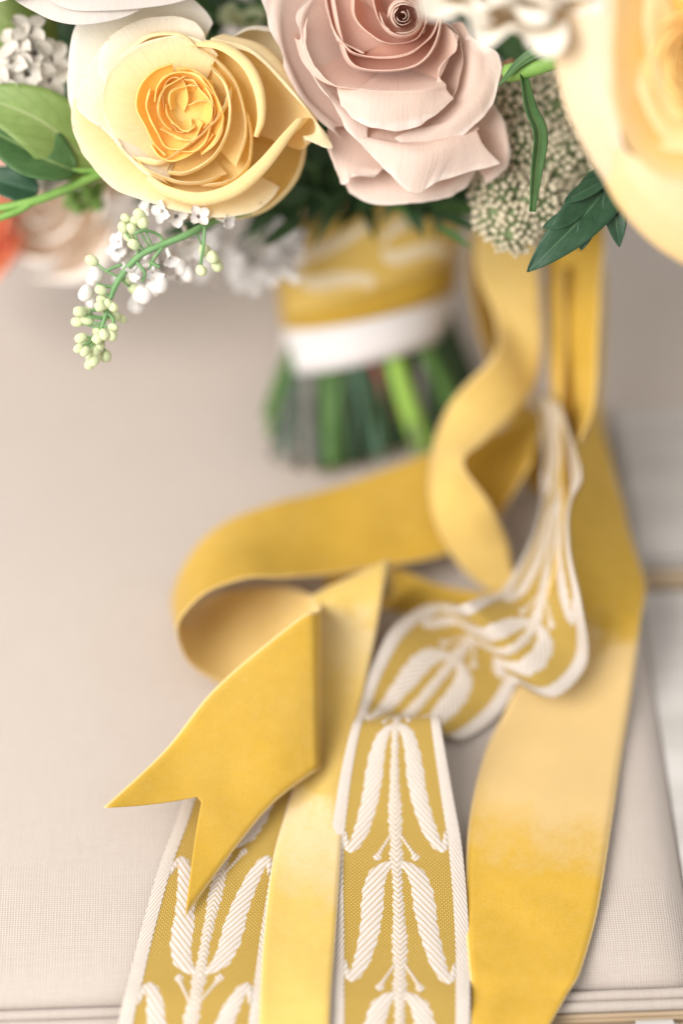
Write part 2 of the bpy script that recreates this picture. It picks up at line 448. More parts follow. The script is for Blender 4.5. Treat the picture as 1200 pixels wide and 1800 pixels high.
def pair(xl, yl, xr, yr, z, W, sg=0, zr=None):
    """pixel pair of the two edges, height of the mid line; true width W fixes how far the pair tilts in depth (sg: +1 left edge farther)"""
    if zr is not None: return (PZ(xl, yl, z), PZ(xr, yr, zr))
    mid = PZ((xl+xr)/2, (yl+yr)/2, z); d = depth_of(mid)
    a = math.hypot(xl-xr, yl-yr)*K*d
    k = math.sqrt(max(0, W*W-a*a))*sg
    return (PD(xl, yl, d+k/2), PD(xr, yr, d-k/2))
def pairs(W, rows): return [pair(*r[:5], W, *(r[5:])) for r in rows]
def hull_origin(r):
    return r.point(0, r.len*.5)

# narrow pale velvet tail folded over a crest
A_ = Ribbon(pairs(.026, [
    (575, 1095, 690, 1045, .003), (560, 1066, 690, 1010, .017), (549, 1047, 682, 985, .030), (551, 1075, 674, 1030, .031),
    (553, 1140, 660, 1115, .025), (546, 1250, 632, 1245, .012), (514, 1390, 606, 1370, .0065), (482, 1500, 599, 1500, .006),
    (464, 1640, 590, 1640, .006), (457, 1745, 582, 1745, .0055), (455, 1790, 580, 1785, .0030), (453, 1850, 578, 1850, -.001), (450, 1930, 576, 1930, -.004)]), 150, 12)
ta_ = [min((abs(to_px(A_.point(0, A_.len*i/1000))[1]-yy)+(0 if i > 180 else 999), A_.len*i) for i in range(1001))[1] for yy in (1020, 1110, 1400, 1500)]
VELVET_PAINTED_SHEEN_A = velvet_mat('narrow_velvet_painted_sheen', (.57, .395, .11), (1.0, .90, .76), (.80, .62, .38), .85, .34, .3, painted_sheen_mm=[ta_[:2], ta_[2:]])  # sheen on the crest and the lower strip is painted as paler pile colour
o = A_.build('velvet_ribbon_tail', VELVET_PAINTED_SHEEN_A, SATIN, th=.0004, origin=hull_origin(A_))
tag(o, 'narrow pale gold velvet ribbon folded over a crest and running down between two jacquard tails', 'ribbon')
# its flat run underneath
H_ = Ribbon(pairs(.030, [(900, 1050, 880, 1130, .0035), (780, 1030, 770, 1112, .004), (690, 997, 690, 1085, .005), (620, 992, 612, 1070, .004), (575, 1000, 560, 1070, .003)]), 60, 10)
o = H_.build('velvet_ribbon_run', VELVET, SATIN, th=.0004, origin=hull_origin(H_))
tag(o, 'short gold velvet ribbon lying flat on the linen behind the narrow pale crest', 'ribbon')
# wide velvet: band, roll, fold and swallow-tail end
B_ = Ribbon(pairs(.045, [
    (965, 700, 935, 815, .030, 1), (880, 752, 862, 925, .018, 1), (755, 797, 775, 978, .018, 1), (600, 852, 600, 1006, .022, 1), (475, 886, 505, 1016, .028, 1),
    (402, 915, 432, 1018, .031, 1), (348, 960, 368, 1036, .030, 1), (312, 1022, 330, 1068, .024, 1), (302, 1070, 312, 1112, .015, 1),
    (330, 1058, 338, 1170, .006, 1), (400, 1036, 412, 1212, .0035, 1), (490, 1030, 500, 1215, .0035, 1), (545, 1046, 548, 1262, .007, 1),
    (561, 1066, 568, 1335, .016, 1), (554, 1075, 560, 1352, .029), (520, 1090, 540, 1366, .031), (380, 1208, 480, 1412, .025), (290, 1318, 420, 1482, .019), (180, 1421, 325, 1612, .0175)]), 300, 18)
o = B_.build('swallowtail_velvet_ribbon', VELVET, SATIN, th=.00045, notch=.033, origin=hull_origin(B_))
tag(o, 'wide gold velvet ribbon rolled into a loop with a swallowtail cut end', 'ribbon')
# twisted narrow velvet hanging from the handle
C_ = Ribbon(pairs(.0255, [
    (838, 330, 938, 350, .094), (836, 410, 944, 440, .080), (838, 480, 949, 520, .069), (870, 560, 952, 605, .058), (868, 622, 938, 685, .052, -1), (806, 690, 905, 722, .048),
    (772, 745, 848, 775, .045, 1), (757, 812, 812, 815, .041, 1), (760, 900, 862, 888, .030, 1), (800, 985, 892, 955, .014), (862, 1042, 905, 1012, .005), (915, 1075, 950, 1040, .003)]), 140, 12)
o = C_.build('twisted_velvet_ribbon', VELVET_PALE, VELVET_PALE, th=.0004, origin=hull_origin(C_))
tag(o, 'narrow pale gold ribbon twisting down from the handle in front of the stems', 'ribbon')
# wide velvet at the right
F_ = Ribbon(pairs(.046, [
    (985, 470, 1060, 470, .064, -1), (990, 600, 1058, 600, .046, -1), (985, 720, 1056, 730, .040, -1), (985, 850, 1085, 850, .036, -1), (982, 950, 1109, 950, .033, -1), (965, 1035, 1133, 1030, .029, -1),
    (945, 1095, 1124, 1098, .021), (912, 1190, 1112, 1190, .008), (888, 1248, 1104, 1248, .0045), (850, 1330, 1091, 1330, .003),
    (823, 1450, 1074, 1450, .003), (817, 1600, 1050, 1600, .003), (823, 1690, 1022, 1700, .003), (826, 1722, 1008, 1730, .0022), (827, 1742, 994, 1752, -.0002), (827, 1785, 972, 1790, -.0012), (827, 1840, 946, 1840, -.004), (826, 1920, 905, 1920, -.007)]), 200, 16)
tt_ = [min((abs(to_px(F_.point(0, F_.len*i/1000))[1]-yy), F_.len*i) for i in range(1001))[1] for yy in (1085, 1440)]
VELVET_PAINTED_SHEEN = velvet_mat('gold_velvet_painted_sheen', GOLD, (1.0, .82, .60), (.80, .60, .30), .45, .30, .25, painted_sheen_mm=[tt_])  # bright stretch of the velvet nap painted in as paler tan
o = F_.build('wide_velvet_ribbon', VELVET_PAINTED_SHEEN, SATIN, th=.00045, origin=hull_origin(F_))
tag(o, 'long wide gold velvet ribbon lying down the seat and over its front edge', 'ribbon')
G_ = Ribbon(pairs(.034, [
    (950, 330, 1062, 350, .094), (956, 410, 1060, 420, .083, 1), (962, 480, 1057, 470, .074, 1), (964, 560, 1053, 560, .065, 1), (966, 660, 1048, 660, .055, 1), (974, 725, 1040, 722, .050, 1), (988, 768, 1024, 765, .047, 1),
    (1000, 785, 1018, 780, .043, 1), (1000, 770, 1030, 760, .036, 1), (985, 700, 1040, 700, .034)]), 90, 12)
o = G_.build('velvet_ribbon_loop', VELVET, SATIN, th=.00045, origin=hull_origin(G_))
tag(o, 'gold velvet ribbon hanging straight from the handle below the dark lobed leaf', 'ribbon')
I_ = Ribbon(pairs(.026, [(835, 380, 890, 390, .078), (822, 470, 882, 480, .060, -1), (835, 560, 895, 560, .045, -1), (858, 640, 915, 650, .032, -1), (885, 740, 945, 760, .016), (930, 860, 975, 880, .003)]), 60, 10)
o = I_.build('velvet_ribbon_strand', VELVET, SATIN, th=.0004, origin=hull_origin(I_))
tag(o, 'shaded gold ribbon strand hanging behind the twisted ribbon next to the stems', 'ribbon')

# jacquard ribbons -------------------------------------------------
LEAF_C = [(.030, .03), (.085, .055), (.140, .115), (.175, .22), (.190, .36), (.205, .50), (.232, .64), (.270, .78), (.314, .88), (.352, .912), (.380, .87), (.388, .79)]
LEAF_W = [.028, .044, .068, .082, .084, .080, .070, .059, .049, .038, .024, .008]
TEND_C = [(.02, .78), (.05, .83), (.09, .89), (.125, .945), (.145, .985), (.150, 1.01)]
TEND_W = [.014, .012, .012, .015, .036, .014]
def strip(rib, cpts, wid, t0, per, dirn, side, face, name, mat, parent, n, m, off, scal=0, swl=47.0):
    V = []; U = []
    W = rib.width
    for j in range(n):
        u = (len(cpts)-1)*j/(n-1)
        c = cr([Vector(p) for p in cpts], u)
        e = .02
        d = cr([Vector(p) for p in cpts], min(len(cpts)-1, u+e))-cr([Vector(p) for p in cpts], max(0, u-e))
        d = Vector((d.x, d.y*per/W)).normalized(); nx_ = Vector((-d.y, d.x))
        k = min(len(wid)-2, int(u)); w = wid[k]+(wid[k+1]-wid[k])*(u-k)
        if scal: w *= 1+scal*(((j*.37) % 1)-.5)
        for i in range(m):
            q = i/(m-1)*2-1
            a = (c.x+nx_.x*q*w); b = c.y*per/W+nx_.y*q*w
            tt = t0+dirn*b*W
            tt = max(.0005, min(rib.len-.0005, tt))
            V.append(rib.surf(side*a, tt, face*(off*(1-.7*q**4)))); U.append((side*a*47.0, b*W*1000))
    F = grid_faces(m, n, flip=(side*dirn*face > 0))
    return mesh_obj(name, V, F, mat, parent, uvs=U)
def jacquard(rib, root, t_ref, per, dirn, faces):
    W = rib.width
    for face in faces:
        o_ = .00055
        for sd in (-1, 1):
            V = []; U = []; n = rib.n; m = 6
            for j in range(n):
                t = rib.len*j/(n-1)
                for i in range(m):
                    a = .400+.101*i/(m-1); wob = .004*math.sin(t*9000) if i == 0 else 0
                    V.append(rib.surf(sd*(a+wob), t, face*(o_*(.8+.35*math.sin(math.pi*i/(m-1)))))); U.append((a*47.0, t*1000))
            mesh_obj('border', V, grid_faces(m, n, flip=(sd*face < 0)), BORDT, root, uvs=U)
        k0 = -int(t_ref/per)-1
        for k in range(k0, k0+60):
            t0 = t_ref+k*per
            if t0 < -per or t0 > rib.len+per: continue
            lo, hi = (t0, t0+per) if dirn > 0 else (t0-per, t0)
            if hi < .006 or lo > rib.len-.006: continue
            if lo > -.004 and hi < rib.len+.004 or True:
                for sd in (-1, 1):
                    strip(rib, LEAF_C, LEAF_W, t0, per, dirn, sd, face, 'woven_leaf', LEAFT, root, 44, 6, o_, .22)
                    strip(rib, TEND_C, TEND_W, t0, per, dirn, sd, face, 'woven_tendril', STEMT, root, 16, 4, o_)
                sw = [.056, .036, .036, .040, .044, .050, .060, .048, .044, .056]
                strip(rib, [(0, i/9) for i in range(10)], sw, t0, per, dirn, 1, face, 'woven_stem', STEMT, root, 46, 5, o_*1.1, .45)

D_ = Ribbon(pairs(.046, [
    (940, 690, 985, 710, .046, 1), (958, 770, 1015, 798, .044, 1), (955, 840, 1024, 842, .043, 1), (955, 890, 1003, 886, .042, 1), (930, 960, 1002, 960, .039, 1), (885, 1036, 1022, 1060, .034, 1), (836, 1056, 1031, 1160, .028),
    (808, 1063, 975, 1224, .026, 1), (788, 1064, 908, 1200, .018, 1), (744, 1066, 918, 1178, .0135, 1), (690, 1103, 880, 1250, .0132), (655, 1170, 822, 1296, .0110),
    (638, 1225, 785, 1296, .0095), (628, 1258, 772, 1262, .019), (618, 1280, 773, 1272, .0225), (605, 1330, 782, 1325, .018), (592, 1400, 795, 1400, .010), (580, 1500, 812, 1500, .0045),
    (580, 1640, 824, 1650, .0035), (580, 1740, 825, 1745, .003), (580, 1785, 825, 1785, .0005), (580, 1840, 824, 1840, -.003), (580, 1930, 823, 1930, -.006)]), 330, 16)
o = D_.build('jacquard_ribbon', JAC, JAC_BACK, th=.0004, origin=hull_origin(D_))
tag(o, 'twisted jacquard ribbon with white leaf pattern coming down the middle of the seat', 'ribbon')
best = min((abs(to_px(D_.point(0, D_.len*i/2000))[1]-1512)+(0 if i > 1000 else 999), i) for i in range(2001))
jacquard(D_, o, D_.len*best[1]/2000, .0505, 1, (1, -1))
E_ = Ribbon(pairs(.047, [
    (365, 1270, 560, 1270, .003), (340, 1350, 545, 1350, .003), (312, 1440, 520, 1440, .003), (282, 1520, 500, 1520, .0032), (247, 1640, 482, 1640, .0032), (222, 1740, 470, 1745, .003), (211, 1785, 464, 1785, .0005), (203, 1840, 460, 1840, -.003), (195, 1930, 455, 1930, -.006)]), 160, 16)
o = E_.build('jacquard_ribbon', JAC, JAC_BACK, th=.0004, origin=hull_origin(E_))
tag(o, 'flat jacquard ribbon with white leaf pattern under the swallowtail tip', 'ribbon')
best = min((abs(to_px(E_.point(0, E_.len*i/2000))[1]-1715), i) for i in range(2001))
jacquard(E_, o, E_.len*best[1]/2000, .0505, -1, (1,))

# ------------------------------------------------------------------ bouquet handle
HB = Vector((.011, .670, 0)); AX = Vector((0, .6, .8)); HT = HB+AX*.12       # the bouquet leans back
FRONT = Vector((0, -.8, .6))
handle = empty('bouquet_handle', HB)
tag(handle, 'bouquet handle of cut stems bound with gold ribbon over a white satin band', 'bouquet handle')
def ring_pt(a, h, r, sl=.20):
    x = r*math.cos(a); y = -r*math.sin(a)*.95
    return HB+AX*(h+sl*x)+Vector((x, 0, 0))+FRONT*y
def band(name, z0, z1, r0, r1, mf, mb, a0=0, a1=2*math.pi, sl=.24, th=.00045, n=90):
    P = [(ring_pt(a0+(a1-a0)*i/(28), z1, r1, sl), ring_pt(a0+(a1-a0)*i/28, z0, r0, sl)) for i in range(29)]
    rb = Ribbon(P, n, 10); rb.rip = .15; o = rb.build(name, mb, mf, handle, th=th); return rb, o
band('satin_lining', .026, .075, .0335, .0365, WHITE_SATIN, WHITE_SATIN)
rb, wrap = band('ribbon_wrap', .0435, .088, .0350, .0400, VELVET, SATIN, -math.pi*1.0, math.pi*1.0, sl=.22)
GOLD_SATIN = satin_mat('wrap_gold', (.62, .42, .10), (1, .88, .66))
jrb, jw = band('jacquard_wrap', .053, .089, .0366, .0425, GOLD_SATIN, GOLD_SATIN, R(-150), R(20), sl=.34)
PALE_FLOAT = satin_mat('pale_gold_floats', (.74, .62, .42), (1, .9, .7))
for i in range(3):
    for sd in (-1, 1): strip(jrb, LEAF_C, LEAF_W, .010+i*.037, .037, 1, sd, -1, 'woven_leaf', PALE_FLOAT, jw, 30, 5, .0008)
def petioles():
    STM = {}
    def sm(k, a, b):
        if k not in STM: STM[k] = plain_mat(k, a, b, 90, .5, stretch=(1, 1, .15))
        return STM[k]
    green = sm('stem_green', (.055, .12, .03), (.10, .20, .05)); bright = sm('stem_bright', (.25, .45, .07), (.34, .55, .11))
    dark = sm('stem_dark', (.014, .034, .014), (.03, .06, .022)); grey = sm('stem_grey_bark', (.09, .085, .08), (.22, .205, .185))
    blue = sm('stem_bluegreen', (.06, .13, .085), (.11, .20, .13)); red = sm('stem_red', (.20, .03, .035), (.33, .07, .07))
    cut = sm('stem_cut_end', (.55, .45, .28), (.70, .60, .42))
    rows = [  # top px, bottom px, bottom height, radius, mat
        (497, 600, 474, 770, .010, .0024, green), (505, 610, 497, 800, .006, .0018, blue), (520, 630, 512, 822, .003, .0030, grey), (545, 640, 548, 818, .003, .0042, grey),
        (575, 640, 585, 822, .003, .0046, green), (610, 640, 625, 815, .003, .0046, dark), (625, 635, 650, 800, .003, .0040, blue), (650, 620, 690, 742, .014, .0034, red),
        (688, 610, 745, 790, .003, .0052, bright), (722, 565, 800, 720, .012, .0046, green), (600, 630, 600, 812, .003, .003, green), (665, 640, 668, 806, .003, .0026, blue),
        (535, 640, 570, 830, .003, .003, dark), (760, 560, 815, 735, .008, .0042, dark), (790, 540, 832, 690, .012, .004, dark), (480, 590, 465, 735, .014, .0017, green), (640, 630, 655, 780, .006, .0035, dark), (705, 590, 715, 780, .004, .0035, dark), (745, 580, 770, 770, .004, .0042, dark)]
    g = random.Random(2)
    for k in range(22):
        xb = g.uniform(475, 800); xt = 640+(xb-640)*.85+g.uniform(-25, 25); yb = 825-.35*max(0, xb-600)+g.uniform(-60, 6)
        rows.append((xt, 630-.25*max(0, xt-560), xb, yb, g.uniform(.003, .008), g.uniform(.0014, .0028), g.choice((dark, dark, dark, grey, blue, green))))
    for (x0, y0, x1, y1, zb, r, m) in rows:
        r *= .86
        b = PZ(x1, y1, max(zb, r*.3)); q = PD(x0, y0, .955)
        x = q.x-HB.x; x = max(-.0285, min(.0285, x)); h = (q-HB).dot(AX)
        f = math.sqrt(max(0, .0305**2-x*x))*.80
        top = HB+AX*h+Vector((x, 0, 0))+FRONT*f; up = HB+AX*max(.06, h+.02)+Vector((x*.95, 0, 0))+FRONT*f*.9
        s = tube('stem', [b, b+(top-b)*.5+Vector((random.uniform(-.001, .001), 0, 0)), top, up], [r*1.02, r, r*.98, r*.9], m, handle, 12, 16)
        ax_ = (top-b).normalized()
        tube('cut_end', [b-ax_*.0006, b+ax_*.0002], [r*.80, r*.82], cut, s, 12)
    for i in range(16):                     # inner and rear stems
        a = R(0)+R(180)*i/15; r = .008+.018*((i*7) % 3)/2
        t = ring_pt(a, .05, r, 0); b = ring_pt(a, -.012+.012*math.sin(a), r*1.05, 0); b.z = max(b.z, .003)
        tube('stem', [b, (b+t)/2, t], .0042, [green, dark, blue][i % 3], handle, 10, 10)
petioles()

# ------------------------------------------------------------------ flowers
def frame(axis_cam, roll=0):
    """axis in camera terms (right, up, toward viewer) -> rotation matrix whose x is image right, z the flower axis"""
    a = (RT*axis_cam[0]+UP*axis_cam[1]-FWD*axis_cam[2]).normalized()
    x = (RT-a*RT.dot(a)).normalized(); y = a.cross(x)
    m = Matrix((x, y, a)).transposed()
    return m @ Matrix.Rotation(roll, 3, 'Z')
def prof_fn(pts):
    P = [Vector(p) for p in pts]
    def f(t):
        u = t*(len(P)-1)
        if u > len(P)-1: return P[-1]+(P[-1]-cr(P, len(P)-1.05))/.05*(u-(len(P)-1))
        return cr(P, max(0, u))
    return f
rng = random.Random(3)
def petal(root, M, S, th, hw, prof, mat, spiral=.05, reflex=0, wave=.03, wk=1.6, tip=.0, ra=.45, rp=4.5, nt=18, ns=20, thick=.00016, lean=0, crimp=.012, lift=(0, 0, 0), name='petal', wbase=.42):
    pf = prof_fn(prof); p1, p2, p3 = (rng.uniform(0, 6.28) for _ in range(3)); V = []; U = []
    org = world_loc(root)
    sd = Vector((rng.uniform(0, 99), rng.uniform(0, 99), 0))
    for j in range(nt):
        t = j/(nt-1)
        for i in range(ns):
            s = i/(ns-1)*2-1
            tt = t*(1-ra*abs(s)**rp+tip*math.exp(-(s/.2)**2)+crimp*math.sin(7*s+p3)+crimp*.6*noise.noise(sd+Vector((s*6, 0, 3))))
            q = pf(tt); r, z = q.x, q.y
            wf = wbase+(1-wbase)*math.sin(min(1, t*1.35)*math.pi/2)
            ang = th+hw*s*wf
            k = t**2.4; e = abs(s)**2.6
            r += spiral*s*(.25+.75*t)+reflex*e*t*t+wave*math.sin(wk*math.pi*s+p1)*k+.05*noise.noise(sd+Vector((s*1.7, t*2.2, 0)))*t
            z += -reflex*.5*e*t*t+wave*.7*math.sin(wk*1.3*math.pi*s+p2)*k+lean*s*t+.035*noise.noise(sd+Vector((s*2, t*2, 9)))*t
            r = max(r, .005)
            v = Vector((r*math.cos(ang), r*math.sin(ang), z))*S+Vector(lift)*S
            V.append(org+M @ v); U.append((i/(ns-1), t))
    o = mesh_obj(name, V, grid_faces(ns, nt), mat, root, uvs=U)
    md = o.modifiers.new('thickness', 'SOLIDIFY'); md.thickness = thick; md.offset = 0
    sb = o.modifiers.new('smooth', 'SUBSURF'); sb.levels = 1; sb.render_levels = 1
    return o
def core_bulb(root, M, S, r, z0, z1, mat, name='receptacle'):
    org = world_loc(root); V = []; n, m = 12, 8
    for j in range(m):
        f = j/(m-1); rr = r*math.sin(math.pi*(.08+.84*f))**.7
        for i in range(n):
            a = 2*math.pi*i/n; V.append(org+M @ (Vector((rr*math.cos(a), rr*math.sin(a), z0+(z1-z0)*f))*S))
    return mesh_obj(name, V, grid_faces(n, m, wrap_u=True), mat, root)
GREEN_BULB = plain_mat('sepal_green', (.10, .19, .05), (.16, .28, .08), 90, .5)
def sepals(root, M, S, r=.35):
    core_bulb(root, M, S, .22, -.42, -.05, GREEN_BULB)
    for k in range(5):
        petal(root, M, S, 2*math.pi*k/5, .5, [(.1, -.2), (.35, -.16), (.6, -.05), (.75, -.12)], GREEN_BULB, 0, 0, .01, name='sepal', ra=.9, rp=1.2, nt=8, ns=7, wbase=.8)

class Loft:
    """petals lofted through rows of control points (x, y, dz) measured on the photograph's scale: dz > 0 is towards the viewer"""
    def __init__(s, root, d0): s.root = root; s.d0 = d0
    def P(s, v): return PD(v.x, v.y, s.d0-v.z*K*s.d0)
    def rows(s, rows, mat, nt=26, ns=34, wav=1.6, crimp=1.3, thick=.00016, taper=.0, name='petal', ph=None):
        rows = [[Vector(p) for p in r] for r in rows]
        sd = Vector((rng.uniform(0, 99), rng.uniform(0, 99), 0)); V = []; U = []
        for j in range(nt):
            t = j/(nt-1)
            for i in range(ns):
                u = i/(ns-1); e = abs(2*u-1)
                tt = t*(1-taper*e**9)
                curve = [cr(r, (len(r)-1)*u) if len(r) > 1 else r[0] for r in rows]
                v = cr(curve, (len(rows)-1)*tt)
                k = t**2
                v = v+Vector((noise.noise(sd+Vector((u*3.2, t*2, 0))), noise.noise(sd+Vector((u*3.2, t*2, 7))), noise.noise(sd+Vector((u*3.2, t*2.5, 14)))*1.6))*wav*(.35+k)*1.6
                q = t**5
                v = v+Vector((noise.noise(sd+Vector((u*13, 0, 3))), noise.noise(sd+Vector((u*13, 0, 5))), noise.noise(sd+Vector((u*11, 0, 11)))))*crimp*q*1.5
                V.append(s.P(v)); U.append((u, t))
        o = mesh_obj(name, V, grid_faces(ns, nt), mat, s.root, uvs=U)
        md = o.modifiers.new('thickness', 'SOLIDIFY'); md.thickness = thick; md.offset = 0
        sb = o.modifiers.new('smooth', 'SUBSURF'); sb.levels = 1; sb.render_levels = 1
        return o
    def cup(s, rim, base, mat, b1=1.0, b2=1.06, lip=0, liproll=1.0, arc=.16, zf=(.22, .68), r1=.86, **kw):
        """cup-shaped petal rising from base to the rim; lip rolls the rim outward"""
        rim = [Vector(p) for p in rim]; b = Vector(base); R0, R1, R2, L1, L2, L3 = [], [], [], [], [], []
        for r in rim:
            d = Vector((r.x-b.x, r.y-b.y, 0)); h = r.z-b.z; e = d.normalized() if d.length > 0 else Vector((1, 0, 0)); z = Vector((0, 0, 1))
            R0.append(b+d*arc); R1.append(b+d*b1*r1+z*h*zf[0]); R2.append(b+d*b2+z*h*zf[1])
            lw = lip*max(.12, math.sin(math.pi*(len(R0)-.5)/len(rim)))**.7
            L1.append(r+e*lw*.55+z*lw*.22); L2.append(r+e*lw*1.0-z*lw*.08*liproll); L3.append(r+e*lw*1.12-z*lw*.55*liproll)
        kw.setdefault('taper', .28)
        rows = [R0, R1, R2, rim]+([L1, L2, L3] if lip else [])
        return s.rows(rows, mat, **kw)
# --- yellow garden rose in focus
YI = petal_mat('yellow_petal_heart', (.99, .76, .23), (.985, .82, .36), transl=.48, edge=(.98, .87, .54))
YM = petal_mat('yellow_petal_mid', (.98, .82, .38), (.97, .86, .52), transl=.43, edge=(.95, .87, .64))
YO = petal_mat('yellow_petal_outer', (.96, .80, .42), (.94, .85, .60), transl=.40, edge=(.94, .88, .72), vein=.14, blem=.45)
YP = petal_mat('cream_petal_guard', (.94, .86, .64), (.92, .87, .76), transl=.36, edge=(.92, .86, .72), vein=.14, blem=.4)
YW = petal_mat('white_cream_petal', (.93, .88, .74), (.92, .89, .82), transl=.36, vein=.08)
d2 = math.radians
def garden_rose_heart(root, M, S, mi, mm, cx=0, cy=0, n1=9, seed=1, zt=.62, r0=.06, dr=.045):
    g = random.Random(seed)
    for k in range(n1):
        th = k*2.399+g.uniform(-.3, .3); r = r0+dr*k
        petal(root, M, S, th, .75+.25*g.random(), [(r*.35, .02), (r*1.05, .30), (r*1.15, zt*.85), (r*1.02, zt+.05*g.random())], mi,
              .05, .0, .035, wk=2.2+g.random(), ra=.20, rp=4, lift=(cx, cy, 0), nt=14, ns=18, crimp=.03)
def yellow_rose():
    d0 = .850; c = PD(335, 215, d0+.026)
    root = empty('yellow_rose', c); tag(root, 'fully open yellow garden rose in sharp focus beside the green leaves', 'rose', 'yellow roses in the bouquet')
    L = Loft(root, d0); B = (338, 218, -125); Bi = (330, 208, -22); Bm = (330, 205, -45); bowl = dict(r1=.55, zf=(.50, .85))
    # guard petals, cream to white
    Bl = (300, 200, -62)
    L.cup([(160, 280, -42), (124, 190, -30), (121, 120, -24), (135, 40, -20), (200, -15, -18), (300, -20, -18), (385, 20, -24)], Bl, YW, 1, .84, ns=44, **bowl)
    L.cup([(118, 170, -22), (131, 240, -8), (160, 288, 0), (204, 334, 4), (262, 355, 6), (330, 376, 2), (400, 383, -8), (455, 368, -26), (500, 335, -50)], (300, 210, -52), YO, 1, .84, ns=48, crimp=2.4, taper=.1, **bowl)
    L.cup([(395, 75, -30), (440, 52, -24), (490, 62, -24), (520, 105, -28), (536, 165, -36), (535, 215, -50)], B, YP, 1.0, 1.03, ns=30)
    L.cup([(290, 366, -64), (370, 380, -60), (450, 370, -56), (502, 332, -50), (527, 288, -48), (532, 235, -52), (520, 185, -60)], B, YM, 1.0, 1.03, ns=40)
    L.cup([(300, 35, -6), (225, 40, 4), (172, 92, 6), (134, 178, 4), (150, 205, 8), (190, 236, 14), (245, 300, 18), (292, 338, 14)], Bm, YP, 1, .82, **bowl, ns=46, crimp=1.8)
    L.cup([(165, 150, 0), (182, 82, 10), (235, 38, 14), (300, 28, 12), (345, 42, 8), (372, 70, 0)], Bm, YP, 1, .82, **bowl, ns=40)
    # right petal ending in a flicked tip
    L.rows([[(345, 190, -125)], [(400, 70, -40), (470, 95, -40), (530, 175, -48), (540, 230, -44), (520, 262, -40)],
            [(372, 66, 2), (440, 84, 2), (500, 140, -2), (545, 200, -2), (556, 232, 0), (532, 240, 2)],
            [(368, 76, 8), (438, 92, 8), (496, 146, 2), (556, 212, 0), (584, 262, -4), (536, 246, 6)]], YO, wav=1.2, ns=40)
    # cup with the white rolled lip
    L.cup([(262, 308, 22), (300, 328, 28), (352, 338, 34), (405, 322, 38), (452, 284, 36), (492, 240, 28), (524, 208, 16)], B, YM, 1.06, 1.12, lip=24, ns=46, nt=34, crimp=.8, wav=1.2, taper=.06)
    # petals inside the cup
    L.cup([(290, 318, 8), (215, 262, 14), (180, 190, 20), (196, 120, 24), (250, 76, 26), (325, 62, 26), (392, 84, 16)], Bi, YO, 1, .86, ns=40, **bowl)
    L.cup([(215, 105, 18), (262, 68, 26), (320, 66, 30), (352, 92, 28)], Bm, YO, .98, 1.0, lip=8, ns=32)
    L.cup([(335, 80, 22), (385, 88, 30), (425, 118, 36), (446, 160, 38), (452, 205, 36), (446, 240, 30)], Bm, YM, 1.02, 1.05, lip=17, liproll=1.4, ns=40, nt=34, crimp=.5, wav=.8, taper=.05)
    L.cup([(300, 72, 22), (360, 96, 30), (405, 135, 34), (424, 185, 36), (428, 240, 34), (410, 290, 30)], Bi, YM, 1.04, 1.05, ns=36)
    L.cup([(430, 195, 20), (440, 240, 24), (432, 290, 26), (400, 318, 26), (352, 322, 24)], Bm, YM, 1.0, 1.04, ns=32)
    L.cup([(230, 262, 20), (262, 296, 26), (310, 316, 28), (365, 316, 26), (395, 300, 22)], Bm, YM, 1.0, 1.05, ns=34)
    L.cup([(205, 235, 22), (222, 268, 26), (262, 300, 26), (300, 322, 22)], Bm, YM, 1.0, 1.04, ns=30)
    L.cup([(368, 118, 34), (392, 146, 40), (402, 190, 43), (396, 236, 42), (372, 276, 38), (330, 300, 32), (296, 300, 26)], Bi, YM, 1.03, 1.07, ns=40, lip=3)
    L.cup([(238, 268, 30), (284, 281, 38), (326, 256, 45), (370, 218, 48), (394, 184, 44), (398, 160, 38)], Bi, YM, 1.12, 1.14, ns=40, wav=1.0)
    # heart: nested, crinkled, closed to the left
    g = random.Random(5)
    for k, (rx, ry, arcs) in enumerate(((76, 88, ((100, 250), (225, 330), (300, 455))), (60, 72, ((150, 290), (270, 400), (20, 165))), (47, 56, ((90, 235), (215, 330), (320, 450))), (34, 42, ((170, 300), (60, 185))))):
        cx, cy = 316+4*k, 196-2*k
        for a0, a1 in arcs:
            m = 7; rim = []; amp = g.uniform(.03, .08); ph = g.uniform(0, 6)
            for i in range(m):
                a = R(a0+(a1-a0)*i/(m-1)); w = 1+amp*math.sin(i*1.5+ph)+g.uniform(-.03, .03); sp = 1-.14*i/(m-1)
                rim.append((cx+rx*w*sp*math.cos(a), cy-ry*w*sp*math.sin(a), 43-2.5*k+4*math.sin(i*1.2+ph)))
            L.cup(rim, (cx+4, cy, 6), YI, 1.0, 1.03, ns=34, nt=18, wav=1.8, crimp=1.2, zf=(.3, .75), r1=.74, lip=2.5)
    L.rows([[(270, 190, 8), (330, 190, 6), (390, 190, 8)], [(280, 250, 10), (325, 262, 10), (380, 250, 10)], [(300, 130, 10), (330, 120, 10), (370, 140, 10)]], YI, ns=14, nt=12)
    L.rows([[(290, 140, 12), (330, 135, 13), (375, 140, 12)], [(280, 195, 13), (330, 195, 14), (380, 195, 13)], [(290, 250, 12), (330, 258, 12), (370, 250, 12)]], YI, ns=14, nt=12)
    L.cup([(290, 190, 32), (286, 160, 36), (300, 138, 38), (322, 142, 37), (330, 172, 32), (322, 196, 22)], (306, 172, 16), YI, 1.0, 1.05, ns=24, nt=14, wav=.8)
    L.cup([(330, 186, 30), (352, 178, 36), (376, 186, 36), (372, 214, 34), (345, 236, 30)], (346, 208, 14), YI, 1.0, 1.05, ns=24, nt=14, wav=.8)
    L.cup([(300, 215, 26), (315, 232, 30), (335, 226, 28), (336, 208, 24)], (322, 212, 14), YI, 1.0, 1.05, ns=20, nt=12, wav=.6)
